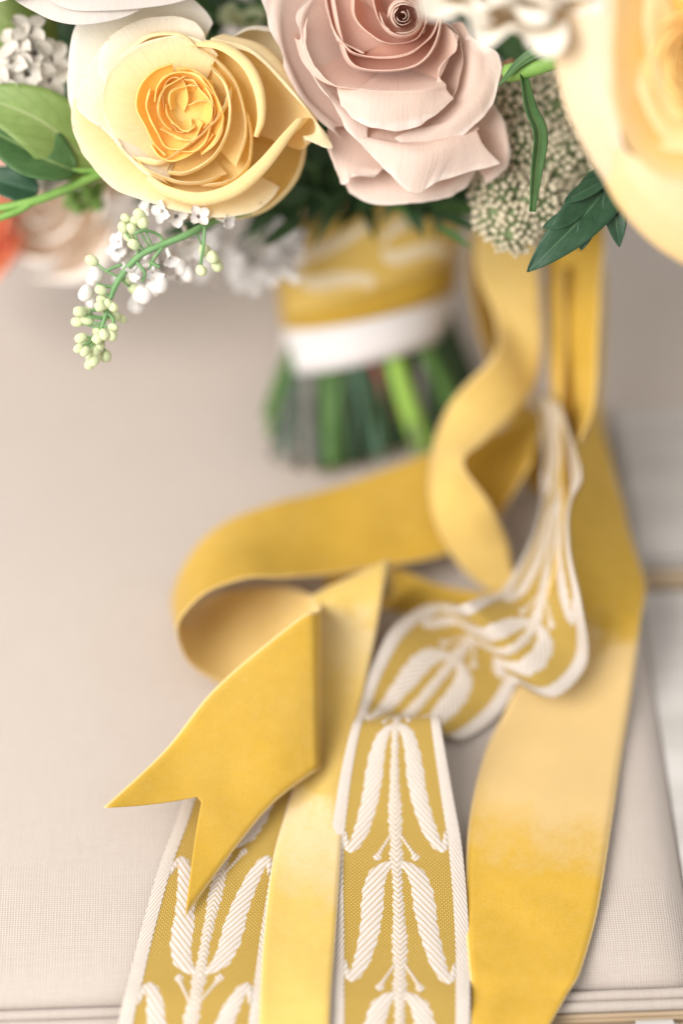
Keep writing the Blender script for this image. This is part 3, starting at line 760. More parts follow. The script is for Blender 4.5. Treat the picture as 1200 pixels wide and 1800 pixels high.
    M = frame((-.05, .12, 1.0)); core_bulb(root, M, .04, .25, -.42, .3, GREEN_BULB)
yellow_rose()

# --- dusty pink rose
PI_ = petal_mat('pink_petal_heart', (.83, .54, .42), (.85, .66, .55), transl=.38, edge=(.90, .78, .70), vein=.08)
PM = petal_mat('pink_petal_mid', (.83, .59, .48), (.84, .67, .58), transl=.36, edge=(.90, .79, .72), vein=.08)
PO = petal_mat('pink_petal_outer', (.81, .625, .53), (.82, .69, .61), transl=.33, edge=(.89, .80, .74), vein=.10)
def pink_rose():
    d0 = .853; c = PD(692, 140, d0+.02)
    root = empty('dusty_pink_rose', c); tag(root, 'dusty pink rose with ruffled hanging outer petals at the top middle', 'rose')
    L = Loft(root, d0); B = (695, 110, -100); Bi = (705, 62, -14)
    # furthest, lowest petals
    L.rows([[(690, 150, -110)], [(600, 270, -70), (650, 290, -66), (710, 290, -64), (770, 285, -66), (830, 260, -74)], [(606, 318, -52), (655, 335, -46), (712, 335, -44), (775, 328, -46), (840, 290, -58)],
            [(616, 338, -52), (650, 358, -48), (712, 359, -46), (775, 351, -48), (822, 330, -58)]], PO, ns=40, wav=1.4)
    L.rows([[(700, 140, -110)], [(800, 190, -60), (840, 220, -56), (860, 250, -60), (830, 290, -66)], [(850, 180, -46), (880, 225, -44), (888, 275, -46), (850, 312, -56)], [(862, 175, -46), (890, 225, -48), (893, 285, -50), (852, 326, -60)]], PO, ns=30)
    L.rows([[(680, 130, -100)], [(590, 200, -40), (605, 240, -36), (640, 260, -36), (690, 270, -40)], [(574, 250, -16), (592, 285, -14), (622, 296, -14), (668, 300, -18)], [(580, 274, -16), (601, 325, -18), (622, 311, -12), (655, 312, -20)]], PO, ns=34, crimp=2.5)
    # big lower front petal, turned over and pointed at the right
    L.rows([[(700, 130, -100)], [(620, 225, -10), (680, 235, 0), (740, 235, 0), (790, 225, -6), (830, 215, -16)], [(628, 238, 14), (690, 252, 24), (745, 258, 24), (795, 244, 16), (838, 232, -2)],
            [(632, 250, 18), (690, 272, 28), (745, 284, 28), (800, 270, 18), (850, 256, 0)], [(640, 262, 12), (684, 306, 14), (730, 339, 8), (776, 318, 8), (880, 288, -8)]], PO, ns=48, nt=34, crimp=2.0)
    # left broad petals, ruffled edges towards the viewer
    L.rows([[(690, 90, -100)], [(610, -40, -36), (540, -10, -26), (525, 80, -20), (560, 170, -24), (620, 210, -34)], [(590, -70, -20), (500, -30, 0), (494, 70, 6), (530, 160, 2), (590, 225, -12)],
            [(585, -75, -18), (470, -25, 4), (472, 28, 8), (498, 95, 10), (505, 135, 10), (545, 192, 4), (600, 250, -8)]], PO, ns=52, nt=30, crimp=3.2, wav=2.4)
    L.rows([[(690, 100, -90)], [(600, -20, -10), (560, 40, -4), (575, 110, 0), (610, 165, 0), (660, 190, -6)], [(575, -40, 12), (532, 30, 22), (546, 110, 26), (590, 180, 24), (645, 225, 14)],
            [(570, -45, 14), (524, 20, 26), (533, 70, 28), (540, 118, 30), (578, 170, 28), (606, 222, 22), (650, 262, 14)]], PO, ns=52, nt=30, crimp=3.0, wav=2.2)
    # right petals
    L.rows([[(715, 90, -95)], [(800, 40, -24), (815, 90, -10), (805, 150, -6), (770, 200, -6), (715, 215, -12)], [(820, 55, -6), (852, 95, 2), (845, 155, 8), (795, 215, 14), (715, 228, 10)],
            [(815, 70, 0), (868, 88, 2), (880, 125, 4), (868, 175, 6), (845, 210, 8), (796, 252, 10), (735, 266, 14), (690, 244, 16)]], PO, ns=54, nt=32, crimp=2.0, wav=2.0)
    L.cup([(760, 30, 4), (800, 55, 8), (812, 95, 14), (806, 140, 16), (795, 170, 16), (760, 190, 10)], B, PM, 1.0, 1.0, ns=34, crimp=2.0)
    L.rows([[(710, 80, -60)], [(768, 40, 0), (778, 85, 8), (770, 130, 10), (740, 160, 8)], [(790, 50, 18), (800, 80, 22), (775, 122, 24), (765, 165, 20)], [(806, 62, 16), (800, 88, 24), (770, 122, 28), (792, 170, 22)]], PM, ns=34, crimp=1.0)
    # front petal with hanging lip
    L.rows([[(700, 100, -80)], [(590, 140, 16), (640, 150, 26), (700, 152, 30), (745, 148, 28), (775, 140, 16)], [(592, 152, 30), (640, 160, 42), (700, 164, 46), (750, 164, 40), (785, 160, 26)],
            [(594, 166, 34), (636, 182, 46), (694, 190, 50), (748, 184, 44), (796, 170, 28)], [(597, 188, 30), (634, 219, 38), (692, 232, 40), (748, 214, 36), (798, 174, 26)]], PO, ns=44, nt=34, crimp=1.8)
    L.rows([[(700, 100, -80)], [(530, 60, 0), (545, 110, 18), (580, 140, 26), (640, 148, 24)], [(526, 70, 20), (545, 112, 36), (586, 150, 42), (650, 158, 34)], [(540, 30, 22), (538, 78, 34), (556, 120, 42), (600, 152, 46), (672, 156, 40)]], PM, ns=44, nt=28, crimp=2.2)
    # cup and inner petals
    cup = [([(585, -20, 14), (600, 60, 36), (622, 112, 52), (680, 122, 60), (735, 110, 56), (766, 70, 44), (775, 10, 24)], PM, 1.06), ([(575, -45, 10), (575, 10, 22), (596, 67, 36), (640, 92, 44)], PM, 1.0),
           ([(596, 68, 40), (622, 92, 52), (668, 100, 58), (718, 92, 58), (755, 64, 50), (770, 30, 36)], PI_, 1.05),
           ([(622, -10, 34), (626, 32, 46), (652, 60, 56), (686, 76, 62), (730, 68, 60), (750, 36, 48)], PI_, 1.06), 
           ([(655, -25, 38), (658, 8, 50), (668, 38, 60), (685, 52, 64)], PI_, 1.05), ([(742, 60, 50), (748, 20, 50), (735, -20, 46), (700, -40, 42), (660, -35, 40)], PI_, 1.05), ([(765, 30, 40), (755, -20, 40), (715, -55, 36), (650, -55, 34), (610, -25, 32)], PM, 1.05),
           ([(780, 20, 24), (770, -40, 24), (715, -80, 20), (640, -78, 18), (585, -40, 14)], PM, 1.05)]
    for rim, m, b in cup: L.cup(rim, Bi, m, b, b+.02, ns=40, nt=20, wav=1.4, crimp=1.6, lip=3)
    for k in range(7):                                           # bud
        cx, cy, r = 708, 28, 36-5*k; rim = []
        for i in range(8):
            a = R(170+75*k+230*i/7); rim.append((cx+r*math.cos(a)*(1-.02*i), cy-r*.95*math.sin(a), 62+2.5*k-(5 if i in (0, 7) else 0)))
        L.cup(rim, (710, 36, 14), PI_, 1.15, 1.20, ns=28, nt=16, wav=.8, crimp=.8)
    M = frame((.05, .4, 1.0)); core_bulb(root, M, .04, .25, -.42, .25, GREEN_BULB)
pink_rose()

# --- large yellow rose close to the camera at the right
YNP = petal_mat('near_cream_petal', (.88, .72, .47), (.87, .76, .58), transl=.36, vein=.1)
YNO = petal_mat('near_yellow_petal', (.92, .70, .32), (.90, .77, .50), transl=.38, vein=.1)
YNI = petal_mat('near_golden_petal', (.95, .60, .14), (.93, .74, .40), transl=.38, vein=.1)
def near_rose():
    d0 = .785; c = PD(1230, 140, d0+.022)
    root = empty('yellow_rose', c); tag(root, 'large blurred yellow rose with a broad pale petal closest to the camera', 'rose', 'yellow roses in the bouquet')
    L = Loft(root, d0); b = [(1230, 135, -115)]; B = (1235, 135, 6); bowl = dict(r1=.6, zf=(.5, .85))
    L.rows([b, [(1000, -90, -50), (984, 0, -36), (984, 100, -32), (1004, 195, -34), (1056, 295, -44), (1110, 360, -56)], [(1046, -100, 16), (1026, 0, 28), (1026, 100, 32), (1044, 190, 30), (1086, 270, 20), (1120, 310, 6)],
            [(1104, -100, 30), (1090, 0, 44), (1086, 100, 48), (1086, 180, 46), (1094, 250, 38), (1130, 292, 24)]], YNP, ns=40, nt=30)
    L.rows([b, [(1046, 265, -56), (1095, 355, -54), (1170, 430, -52), (1270, 470, -52), (1390, 440, -56)], [(1072, 268, 8), (1115, 338, 16), (1186, 398, 20), (1275, 425, 18), (1375, 390, 8)], [(1088, 258, 36), (1136, 288, 44), (1200, 310, 46), (1290, 322, 44), (1370, 300, 36)]], YNO, ns=40, nt=30)
    L.rows([b, [(1340, 380, -50), (1440, 300, -46), (1480, 180, -44), (1470, 60, -46)], [(1340, 340, 10), (1420, 280, 16), (1448, 170, 18), (1440, 60, 14)], [(1310, 290, 34), (1370, 240, 40), (1390, 150, 42), (1380, 60, 38)]], YNP, ns=34, nt=26)
    L.rows([b, [(1460, 100, -46), (1430, -40, -44), (1340, -130, -44), (1210, -160, -44), (1060, -130, -50)], [(1430, 80, 10), (1400, -30, 16), (1320, -100, 18), (1210, -125, 16), (1080, -105, 8)], [(1390, 80, 32), (1360, -10, 40), (1300, -65, 42), (1210, -85, 42), (1110, -70, 34)]], YNO, ns=40, nt=26)
    L.cup([(1080, -100, 44), (1077, 0, 54), (1075, 100, 57), (1082, 190, 55), (1114, 274, 50), (1190, 320, 47), (1310, 326, 45), (1390, 280, 40)], (1235, 120, 4), YNI, 1, .88, ns=40, **bowl)
    L.cup([(1200, 305, 40), (1290, 318, 48), (1370, 270, 48), (1402, 170, 47), (1400, 50, 46), (1350, -50, 46), (1250, -100, 46), (1110, -95, 42)], (1235, 110, 4), YNI, 1, .88, ns=44, **bowl)
    L.cup([(1096, -40, 30), (1104, 60, 38), (1120, 160, 40), (1160, 240, 40), (1215, 280, 36)], B, YM, 1, .86, ns=36, **bowl)
    L.cup([(1150, -60, 36), (1130, 20, 44), (1140, 110, 48), (1172, 190, 48), (1200, 220, 44)], B, YM, 1, .86, ns=36, **bowl)
    L.cup([(1110, 235, 30), (1170, 262, 38), (1240, 270, 42), (1310, 240, 42), (1345, 170, 38)], B, YM, 1, .86, ns=36, **bowl)
    L.cup([(1200, -70, 34), (1270, -60, 40), (1330, 0, 42), (1350, 90, 42), (1330, 180, 38)], B, YM, 1, .86, ns=36, **bowl)
    g = random.Random(9)
    for k in range(5):
        for a0 in (20+40*k, 150+40*k, 275+40*k):
            r = 92-16*k; rim = []
            for i in range(7):
                a = R(a0+125*i/6); w = 1+g.uniform(-.06, .06); rim.append((1238+r*w*math.cos(a), 110-r*w*math.sin(a), 48-2*k-(6 if i in (0, 6) else 0)))
            L.cup(rim, (1240, 115, 8), YI, 1.05, 1.08, ns=26, nt=14)
    core_bulb(root, frame((0, .1, 1)), .045, .25, -.45, .2, GREEN_BULB)
near_rose()

# --- white rose above left, cream ruffled flower above right, blurred roses low at the left
WI = petal_mat('white_petal', (.63, .57, .50), (.68, .63, .585), transl=.3, vein=.08)
CR = petal_mat('cream_petal', (.66, .54, .36), (.72, .64, .51), transl=.3, vein=.08)
CRW = petal_mat('cream_white_petal', (.90, .82, .68), (.92, .88, .80), transl=.4, vein=.05)
CO = petal_mat('coral_petal', (.88, .24, .10), (.90, .36, .20), transl=.3)
BL = petal_mat('blush_petal', (.94, .84, .72), (.95, .90, .84), transl=.3)
def open_rose(name, label, cat, c, S, axis, mats, seed, n=16, flare=.5, group=None, zc=1.0, ruf=0):
    g = random.Random(seed); root = empty(name, c); tag(root, label, cat, group); M = frame(axis)
    for k in range(n):
        f = k/(n-1); th = k*2.39996+g.uniform(-.2, .2); r = .10+1.0*f
        h = (1.0-.55*f*f)*zc
        pr = [(r*.3, -.15*f), (r*.86, .2-.2*f), (r*1.0, h*.6), (r*(1.02+.1*f*flare), h*.92), (r*(1.06+.32*f*flare), h*(.98-.1*f))]
        petal(root, M, S, th, d2(62)+.3*(1-f), pr, mats[min(len(mats)-1, int(f*len(mats)))], .06, .02*f, .03+.03*f+ruf*(.3+.7*f), wk=1.6+ruf*22, crimp=.012+ruf*.5, ra=.3, rp=2.8, ns=24 if not ruf else 40, nt=16)
    sepals(root, M, S); return root
def white_rose():
    S = .042; c = PD(205, -140, .872); root = empty('white_rose', c); tag(root, 'white rose with drooping outer petals above the focused yellow rose', 'rose')
    M = frame((-.1, .55, .8)); p = lambda *a, **k: petal(root, M, S, *a, **k)
    for k in range(11):
        r = .1+.07*k; p(k*2.4, 1.15, [(r*.3, 0), (r*.95, .3), (r*1.02, .7), (r, 1.0-.03*k)], WI, .05, 0, .02, ra=.25)
    p(d2(215), d2(40), [(.3, -.15), (.75, .05), (.98, .25), (1.12, .30), (1.30, .22), (1.44, .04)], WI, .05, .04, .03, tip=.12, ra=.6, rp=1.5, nt=22, ns=26)
    p(d2(252), d2(40), [(.3, -.15), (.8, .02), (1.02, .16), (1.18, .18), (1.34, .10)], WI, .06, .02, .03, ra=.4, nt=22, ns=26)
    p(d2(290), d2(52), [(.3, -.15), (.8, .02), (1.02, .18), (1.18, .22), (1.35, .18)], WI, .06, .02, .03, ra=.4, nt=22, ns=26)
    p(d2(335), d2(52), [(.3, -.15), (.8, .02), (1.05, .25), (1.25, .33), (1.42, .30)], WI, .06, .02, .03, ra=.4, nt=22, ns=26)
    p(d2(170), d2(52), [(.3, -.15), (.8, .05), (1.0, .3), (1.12, .45), (1.25, .5)], WI, .06, .02, .03, ra=.4, nt=22, ns=26)
    for th in (110, 60, 15): p(d2(th), d2(60), [(.3, -.15), (.8, .05), (1.0, .3), (1.1, .5), (1.2, .58)], WI, .06, .02, .03, ra=.35)
    sepals(root, M, S)
white_rose()
open_rose('cream_ruffled_flower', 'blurred creamy white ruffled flower above the pink rose', 'flower', PD(905, -68, .800), .0285, (.05, .35, 1), [CRW, CRW, CRW], 21, 30, .7, ruf=.10)
open_rose('blush_rose', 'blurred pale blush rose low behind the green leaf stalk', 'rose', PD(118, 392, .975), .027, (-.35, .2, .9), [BL, BL], 22, 12, .4)
open_rose('coral_rose', 'blurred coral orange flower cut by the picture edge below the leaves', 'rose', PD(-18, 412, .97), .021, (-.5, .1, .8), [CO, CO], 23, 12, .4)

# ------------------------------------------------------------------ leaves
LG = leaf_mat('leaf_fresh', (.20, .30, .075), (.28, .39, .12), (.38, .46, .20))
LD = leaf_mat('leaf_mid', (.07, .16, .05), (.11, .23, .075), (.30, .42, .16))
LK = leaf_mat('leaf_dark', (.02, .065, .03), (.045, .11, .06), (.08, .17, .09), rough=.4, transl=.12)
LO = leaf_mat('leaf_olive', (.16, .24, .05), (.28, .36, .09), (.30, .36, .12))
STG = plain_mat('stalk_green', (.16, .32, .07), (.24, .42, .10), 120, .45)
STD = plain_mat('sprig_green', (.13, .27, .10), (.19, .35, .15), 120, .45)
def leaf(name, path, w, mat, parent, nrm=None, fold=.25, tipp=.75, n=22, m=11, wave=.03, origin=None, shape=None, th=.0003):
    """path: world points base->tip; w full width (m); nrm: up side"""
    P = smooth_path(path, n); nrm = Vector(nrm) if nrm is not None else -FWD
    V = []; U = []; sd = random.uniform(0, 99)
    for j in range(n):
        f = j/(n-1); T = (P[min(n-1, j+1)]-P[max(0, j-1)]).normalized()
        A = T.cross(nrm).normalized(); Nn = A.cross(T)
        if shape: ww = shape(f)
        else: ww = (math.sin(math.pi*min(1, f**tipp))**.75 if f < 1 else 0)
        ww = max(ww, .02)*w*.5
        for i in range(m):
            s = i/(m-1)*2-1
            V.append(P[j]+A*(s*ww)+Nn*(abs(s)*ww*fold+w*wave*math.sin(9*f+3*s+sd)*abs(s))); U.append((i/(m-1), f))
    o = mesh_obj(name, V, grid_faces(m, n), mat, parent, uvs=U, origin=origin)
    md = o.modifiers.new('thickness', 'SOLIDIFY'); md.thickness = th; md.offset = 0
    return o
def leafy_branch():
    b = PD(190, 300, .868)
    root = empty('leafy_branch', b); tag(root, 'leafy green branch with broad leaves at the left edge below white lilac', 'leaves')
    tube('stalk', [PD(225, 292, .872), PD(178, 306, .868), PD(110, 335, .864), PD(55, 355, .862), PD(-30, 372, .862)], [.0014, .0016, .0016, .0016, .0015], STG, root, 10, 26)
    tube('stalk', [PD(62, 352, .862), PD(30, 372, .861), PD(-30, 392, .860)], [.0012, .0013, .0013], STG, root, 8, 12)
    tube('stalk', [PD(205, 298, .87), PD(165, 300, .868), PD(125, 300, .866)], [.001, .0011, .0009], STG, root, 8, 10)
    leaf('leaf', [PD(180, 296, .872), PD(138, 268, .868), PD(80, 218, .862), PD(10, 185, .862), PD(-60, 165, .866)], .0255, LG, root, -FWD*1+UP*.25, .10, .75)
    leaf('leaf', [PD(135, 302, .866), PD(80, 280, .862), PD(20, 248, .862), PD(-50, 215, .866)], .0235, LD, root, -FWD*.9+UP*.5, .32, .85)
    leaf('leaf', [PD(68, 338, .868), PD(25, 325, .868), PD(-50, 300, .872)], .014, LK, root, -FWD*.9+UP*.4, .2, .8)
    leaf('leaf', [PD(95, 95, .885), PD(50, 60, .878), PD(10, 40, .876), PD(-50, 30, .88)], .024, LO, root, -FWD, .1, .8)
    leaf('leaf', [PD(110, 20, .89), PD(60, 10, .885), PD(0, -10, .884), PD(-50, -15, .88)], .02, LG, root, -FWD, .1, .8)
leafy_branch()
def shade_leaf():
    root = empty('lobed_leaf', PD(1060, 325, .850)); tag(root, 'dark green lobed leaf hanging under the near yellow rose', 'leaf')
    n = -FWD*1+UP*.15+RT*.1
    dt = lambda f: (math.sin(math.pi*min(1, .12+.88*f)**.8)**.7)
    leaf('lobe', [PD(1085, 300, .852), PD(1058, 340, .850), PD(1010, 395, .846), PD(965, 440, .845), (PD(926, 478, .846))], .0168, LK, root, n, .18, .55)
    leaf('lobe', [PD(1078, 315, .851), PD(1078, 350, .850), PD(1082, 395, .849), PD(1088, 434, .850)], .0088, LK, root, n, .25, .8)
    leaf('lobe', [PD(1070, 315, .850), PD(1045, 325, .847), PD(1015, 342, .846), PD(990, 356, .846)], .0058, LK, root, n, .25, .9)
    leaf('lobe', [PD(1030, 370, .848), PD(1028, 405, .846), PD(1020, 440, .846)], .0062, LK, root, n, .15, .9)
    leaf('lobe', [PD(1030, 365, .848), PD(985, 388, .845), PD(953, 400, .845)], .0058, LK, root, n, .15, .8)
    tube('stalk', [PD(1110, 255, .86), PD(1090, 290, .854), PD(1062, 335, .850)], .0009, STD, root, 8, 10)
    root = empty('strap_leaf', PD(925, 140, .845)); tag(root, 'slim green strap leaf hanging in front of the pale rice flowers', 'leaf')
    leaf('blade', [PD(918, 132, .846), PD(930, 190, .842), PD(946, 235, .840), PD(940, 300, .840), PD(934, 372, .842)], .0058, LD, root, -FWD+RT*.5, .45, .5, shape=lambda f: .55+.45*math.sin(math.pi*min(1, f*1.05))-.5*max(0, f-.8))
    root = empty('bent_stalk', PD(985, 105, .835)); tag(root, 'bent green stem with narrow leaves between the pink and near yellow roses', 'stem')
    tube('stalk', [PD(893, 128, .852), PD(925, 122, .846), PD(965, 110, .840), PD(1010, 95, .835)], [.0034, .0032, .0030, .003], STG, root, 12, 16)
    leaf('blade', [PD(1000, 82, .836), PD(960, 85, .838), PD(915, 110, .842), PD(875, 152, .848)], .0052, LD, root, -FWD+UP*.4, .4, .6)
    leaf('blade', [PD(1000, 62, .836), PD(950, 80, .840), PD(920, 105, .846)], .006, LK, root, -FWD+UP*.4, .3, .7)
    leaf('blade', [PD(1010, 45, .83), PD(975, 44, .834), PD(955, 50, .838)], .004, LO, root, -FWD+UP*.4, .3, .7)
    tube('cut_node', [PD(888, 118, .853), PD(900, 112, .851), PD(905, 128, .852)], .0022, plain_mat('brown_node', (.10, .05, .02), (.16, .09, .04), 200), root, 8, 8)
shade_leaf()

def cdir(x, y, z): return (RT*x+UP*y-FWD*z)          # direction in picture terms (right, up, toward)
def foliage():
    g = random.Random(5); V = []; F = []; U = []; mi = []
    def blade(b, d, L, w, nrm, m):
        d = d.normalized(); A = d.cross(nrm).normalized(); k0 = len(V); nn = A.cross(d)
        for j in range(6):
            f = j/5; ww = w*.5*math.sin(math.pi*min(1, .08+.92*f)**.8)
            c = b+d*(L*f)+nn*(-.12*L*f*f)
            for s in (-1, 0, 1): V.append(c+A*(s*ww)+nn*(abs(s)*ww*.25)); U.append((s*.5+.5, f))
        q = grid_faces(3, 6, k0); F.extend(q); mi.extend([m]*len(q))
    C0 = Vector((.005, .665, .120))
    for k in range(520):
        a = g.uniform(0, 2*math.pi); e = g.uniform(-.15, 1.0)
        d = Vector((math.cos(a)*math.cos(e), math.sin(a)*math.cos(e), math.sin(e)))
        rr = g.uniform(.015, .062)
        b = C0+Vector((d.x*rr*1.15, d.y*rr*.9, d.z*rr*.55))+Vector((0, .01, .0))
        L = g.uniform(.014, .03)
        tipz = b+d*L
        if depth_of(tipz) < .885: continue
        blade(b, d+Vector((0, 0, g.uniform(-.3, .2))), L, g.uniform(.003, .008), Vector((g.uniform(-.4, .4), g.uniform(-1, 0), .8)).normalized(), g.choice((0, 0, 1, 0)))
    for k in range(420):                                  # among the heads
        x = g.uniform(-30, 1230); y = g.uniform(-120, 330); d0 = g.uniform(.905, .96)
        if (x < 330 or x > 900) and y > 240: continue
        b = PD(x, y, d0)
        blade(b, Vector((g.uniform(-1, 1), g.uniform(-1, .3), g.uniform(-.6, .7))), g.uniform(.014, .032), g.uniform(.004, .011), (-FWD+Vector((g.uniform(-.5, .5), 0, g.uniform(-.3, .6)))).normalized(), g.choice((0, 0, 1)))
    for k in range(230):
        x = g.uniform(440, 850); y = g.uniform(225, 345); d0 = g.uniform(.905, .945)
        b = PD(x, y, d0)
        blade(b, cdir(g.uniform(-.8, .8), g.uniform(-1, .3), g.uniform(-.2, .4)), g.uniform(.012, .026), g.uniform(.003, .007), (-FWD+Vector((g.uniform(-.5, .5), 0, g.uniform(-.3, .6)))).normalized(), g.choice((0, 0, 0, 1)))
    o = mesh_obj('foliage', V, F, [leaf_mat('leaf_filler', (.02, .055, .018), (.04, .095, .03), (.05, .10, .03), transl=.15), LD], None, uvs=U, midx=mi, origin=(.005, .665, .12))  # deep green filler leaves mixed with mid green ones
    tag(o, 'dark green filler leaves packed between the flower heads', 'foliage', kind='stuff')
foliage()

# ------------------------------------------------------------------ lilac and rice flower
BUDG = plain_mat('lilac_bud_green', (.50, .58, .30), (.70, .74, .50), 500, .7, .3)
FLW = plain_mat('lilac_white', (.74, .70, .67), (.81, .78, .76), 300, .5, .2)
FLC = plain_mat('floret_cream', (.58, .53, .45), (.68, .64, .57), 300, .5, .2)
RICE = plain_mat('rice_flower_cream', (.48, .43, .29), (.68, .61, .47), 350, .6, .2)
def bud_mesh(name, mat, long=1.35, n=12, m=9):
    V = []
    for j in range(m):
        f = j/(m-1); th = math.pi*(.03+.94*f); r = math.sin(th)**.85
        for i in range(n):
            a = 2*math.pi*i/n; rr = r*(1+.11*math.cos(4*a)*(1 if f > .3 else .3))*(.86+.14*f); V.append((rr*math.cos(a), rr*math.sin(a), -math.cos(th)*long))
    me = bpy.data.meshes.new(name); F = grid_faces(n, m, wrap_u=True); F.append(tuple(range(n))[::-1]); F.append(tuple((m-1)*n+i for i in range(n)))
    me.from_pydata(V, [], F); me.materials.append(mat); me.polygons.foreach_set('use_smooth', [True]*len(me.polygons)); return me
def floret_mesh(name, mat, open_=1.0, np_=4):
    """unit ~ petal length; axis +z, corolla tube below"""
    V = []; F = []
    n = 8; prof = [(.14, -1.7), (.16, -1.0), (.18, -.3), (.26, -.05)]
    for r, z in prof:
        for i in range(n): a = 2*math.pi*i/n; V.append((r*math.cos(a), r*math.sin(a), z))
    F += grid_faces(n, 4, 0, wrap_u=True)
    for k in range(np_):
        a0 = 2*math.pi*k/np_+.2; k0 = len(V); N1, N2 = 7, 5
        for j in range(N1):
            f = j/(N1-1); r = .16+.95*f*open_; z = -.05+.30*f*(2-open_)-.25*f*f*open_; w = .42*math.sin(math.pi*min(1, .18+.80*f))**.6
            for i in range(N2):
                s = i/(N2-1)*2-1
                V.append((r*math.cos(a0)-s*w*math.sin(a0), r*math.sin(a0)+s*w*math.cos(a0), z+.14*s*s))
        F += grid_faces(N2, N1, k0)
    me = bpy.data.meshes.new(name); me.from_pydata(V, [], F); me.materials.append(mat); me.polygons.foreach_set('use_smooth', [True]*len(me.polygons)); return me
ME_BUD = bud_mesh('bud', BUDG, 1.15); ME_WBUD = bud_mesh('white_bud', FLW, 1.2); ME_FL = floret_mesh('floret', FLW, .8); ME_FLH = floret_mesh('half_open_floret', FLW, .55)
ME_FC = floret_mesh('cream_floret', FLC, 1.0); ME_RICE = bud_mesh('rice_bud', RICE, 1.05, 8, 6)
def put(name, me, parent, p, d, s):
    o = bpy.data.objects.new(name, me); col.objects.link(o); o.parent = parent
    o.location = Vector(p)-world_loc(parent); o.rotation_euler = Vector(d).to_track_quat('Z', 'Y').to_euler(); o.scale = (s, s, s)
    return o
def cdir(x, y, z): return (RT*x+UP*y-FWD*z)          # direction in picture terms (right, up, toward)
def lilac():
    DD = .850
    root = empty('lilac_sprig', PD(420, 380, DD+.01)); tag(root, 'drooping white lilac sprig with green buds below the yellow rose', 'flower')
    P = lambda x, y, o=0: PD(x, y, DD+o)
    tube('stalk', [P(440, 370, .012), P(385, 385, .008), P(330, 412), P(285, 430), P(245, 450), P(212, 487), P(196, 520), P(184, 560), P(178, 585), P(186, 600)],
         [.0014, .0014, .0013, .0012, .0012, .0011, .0010, .0008, .0007, .0005], STD, root, 8, 50)
    main = smooth_path([P(385, 385, .008), P(330, 412), P(285, 430), P(245, 450), P(212, 487), P(196, 520), P(184, 560), P(178, 585)], 60)
    def br(pts): tube('branchlet', pts, [.0006]*len(pts), STD, root, 6, 8)
    br([P(290, 428), P(278, 412), P(255, 405, -.004), P(238, 410, -.006)]); br([P(290, 430), P(270, 455), P(262, 480, .004)]); br([P(240, 460), P(255, 480), P(250, 495)])
    br([P(215, 465), P(200, 470), P(185, 478)]); br([P(360, 398), P(358, 430), P(352, 470, .004)]); br([P(262, 460), P(282, 470)]); br([P(203, 505), P(185, 503), P(170, 500)]); br([P(185, 545), P(165, 545), P(155, 552)]); br([P(184, 548), P(198, 558), P(200, 575)])
    B = [(150, 548), (137, 566), (154, 562), (141, 548), (178, 510), (200, 540), (190, 534), (180, 527), (199, 576), (196, 590), (143, 594), (154, 600), (172, 595), (176, 606), (139, 612), (150, 618), (160, 626), (166, 634), (158, 640), (186, 626), (178, 538), (188, 555), (172, 582), (200, 556),
         (222, 384), (246, 378), (217, 400), (236, 430), (228, 415), (252, 392), (162, 458), (360, 440), (374, 452), (354, 475), (382, 467), (236, 508, .006), (222, 492), (214, 560, .006), (148, 606), (168, 616), (183, 588), (232, 402), (240, 390)]
    for i, b in enumerate(B):
        off = (b[2] if len(b) > 2 else random.uniform(-.004, .005)); x, y = b[0], b[1]
        bp = P(x, y, off); near = min(main, key=lambda q: (q-bp).length); dv = (bp-near).normalized()+cdir(random.uniform(-.3, .3), random.uniform(-.5, .1), random.uniform(0, .4))
        put('bud', ME_BUD, root, bp, dv, random.uniform(.00175, .0023))
        if (bp-near).length < .012: tube('pedicel', [near, (bp+near)/2+cdir(0, -.0006, .0004), bp-dv.normalized()*.0015], [.00045, .0004, .0004], STD, root, 6, 6)
    Wb = [(152, 515, .0031), (170, 480, .0032), (165, 490, .0028), (248, 515, .0036), (270, 505, .0034), (240, 535, .0035), (282, 497, .0030), (162, 530, .0024), (283, 500, .003), (255, 520, .003), (330, 480, .0032), (320, 470, .003)]
    for x, y, s in Wb: put('white_bud', ME_WBUD, root, P(x, y, random.uniform(0, .012)), cdir(random.uniform(-.5, .3), -1, random.uniform(0, .6)), s*.9)
    Fl = [(205, 440, .0046, (-.2, .2, 1)), (208, 425, .0044, (-.3, .6, .8)), (310, 380, .0050, (0, .5, .8)), (285, 372, .0050, (-.3, .3, .9)), (325, 370, .0048, (.3, .2, .9)), (258, 368, .0048, (-.4, .6, .7)), (398, 388, .0046, (.4, .3, .8)),
          (270, 480, .0046, (0, -.5, .8)), (232, 480, .0044, (-.3, -.3, .8)), (350, 380, .0046, (.1, .6, .8)), (225, 470, .0042, (-.5, .2, .8)), (300, 455, .0046, (.2, -.3, 1))]
    for x, y, s, d in Fl: put('floret', random.choice((ME_FL, ME_FL, ME_FLH)), root, P(x, y, random.uniform(-.002, .012)), cdir(d[0]*1.5, d[1]-.5, d[2]*.6), s*.95)
    gg = random.Random(12)
    for i in range(20):
        x = gg.uniform(225, 345); y = gg.uniform(425, 490)+.22*(300-x)*(1 if x < 300 else 0)
        put('floret', gg.choice((ME_FL, ME_FLH, ME_FLH)), root, P(x, y, gg.uniform(.012, .03)), cdir(gg.uniform(-.6, .6), gg.uniform(-1, .1), gg.uniform(.1, .8)), gg.uniform(.0040, .0052))
    # softer blurred part of the cluster nearer the handle
    root2 = empty('lilac_sprig', PD(460, 420, .93)); tag(root2, 'blurred white lilac cluster against the top of the gold wrap', 'flower')
    tube('stalk', [PD(480, 370, .93), PD(450, 420, .93), PD(435, 480, .93)], .001, STD, root2, 8, 12)
    g = random.Random(8)
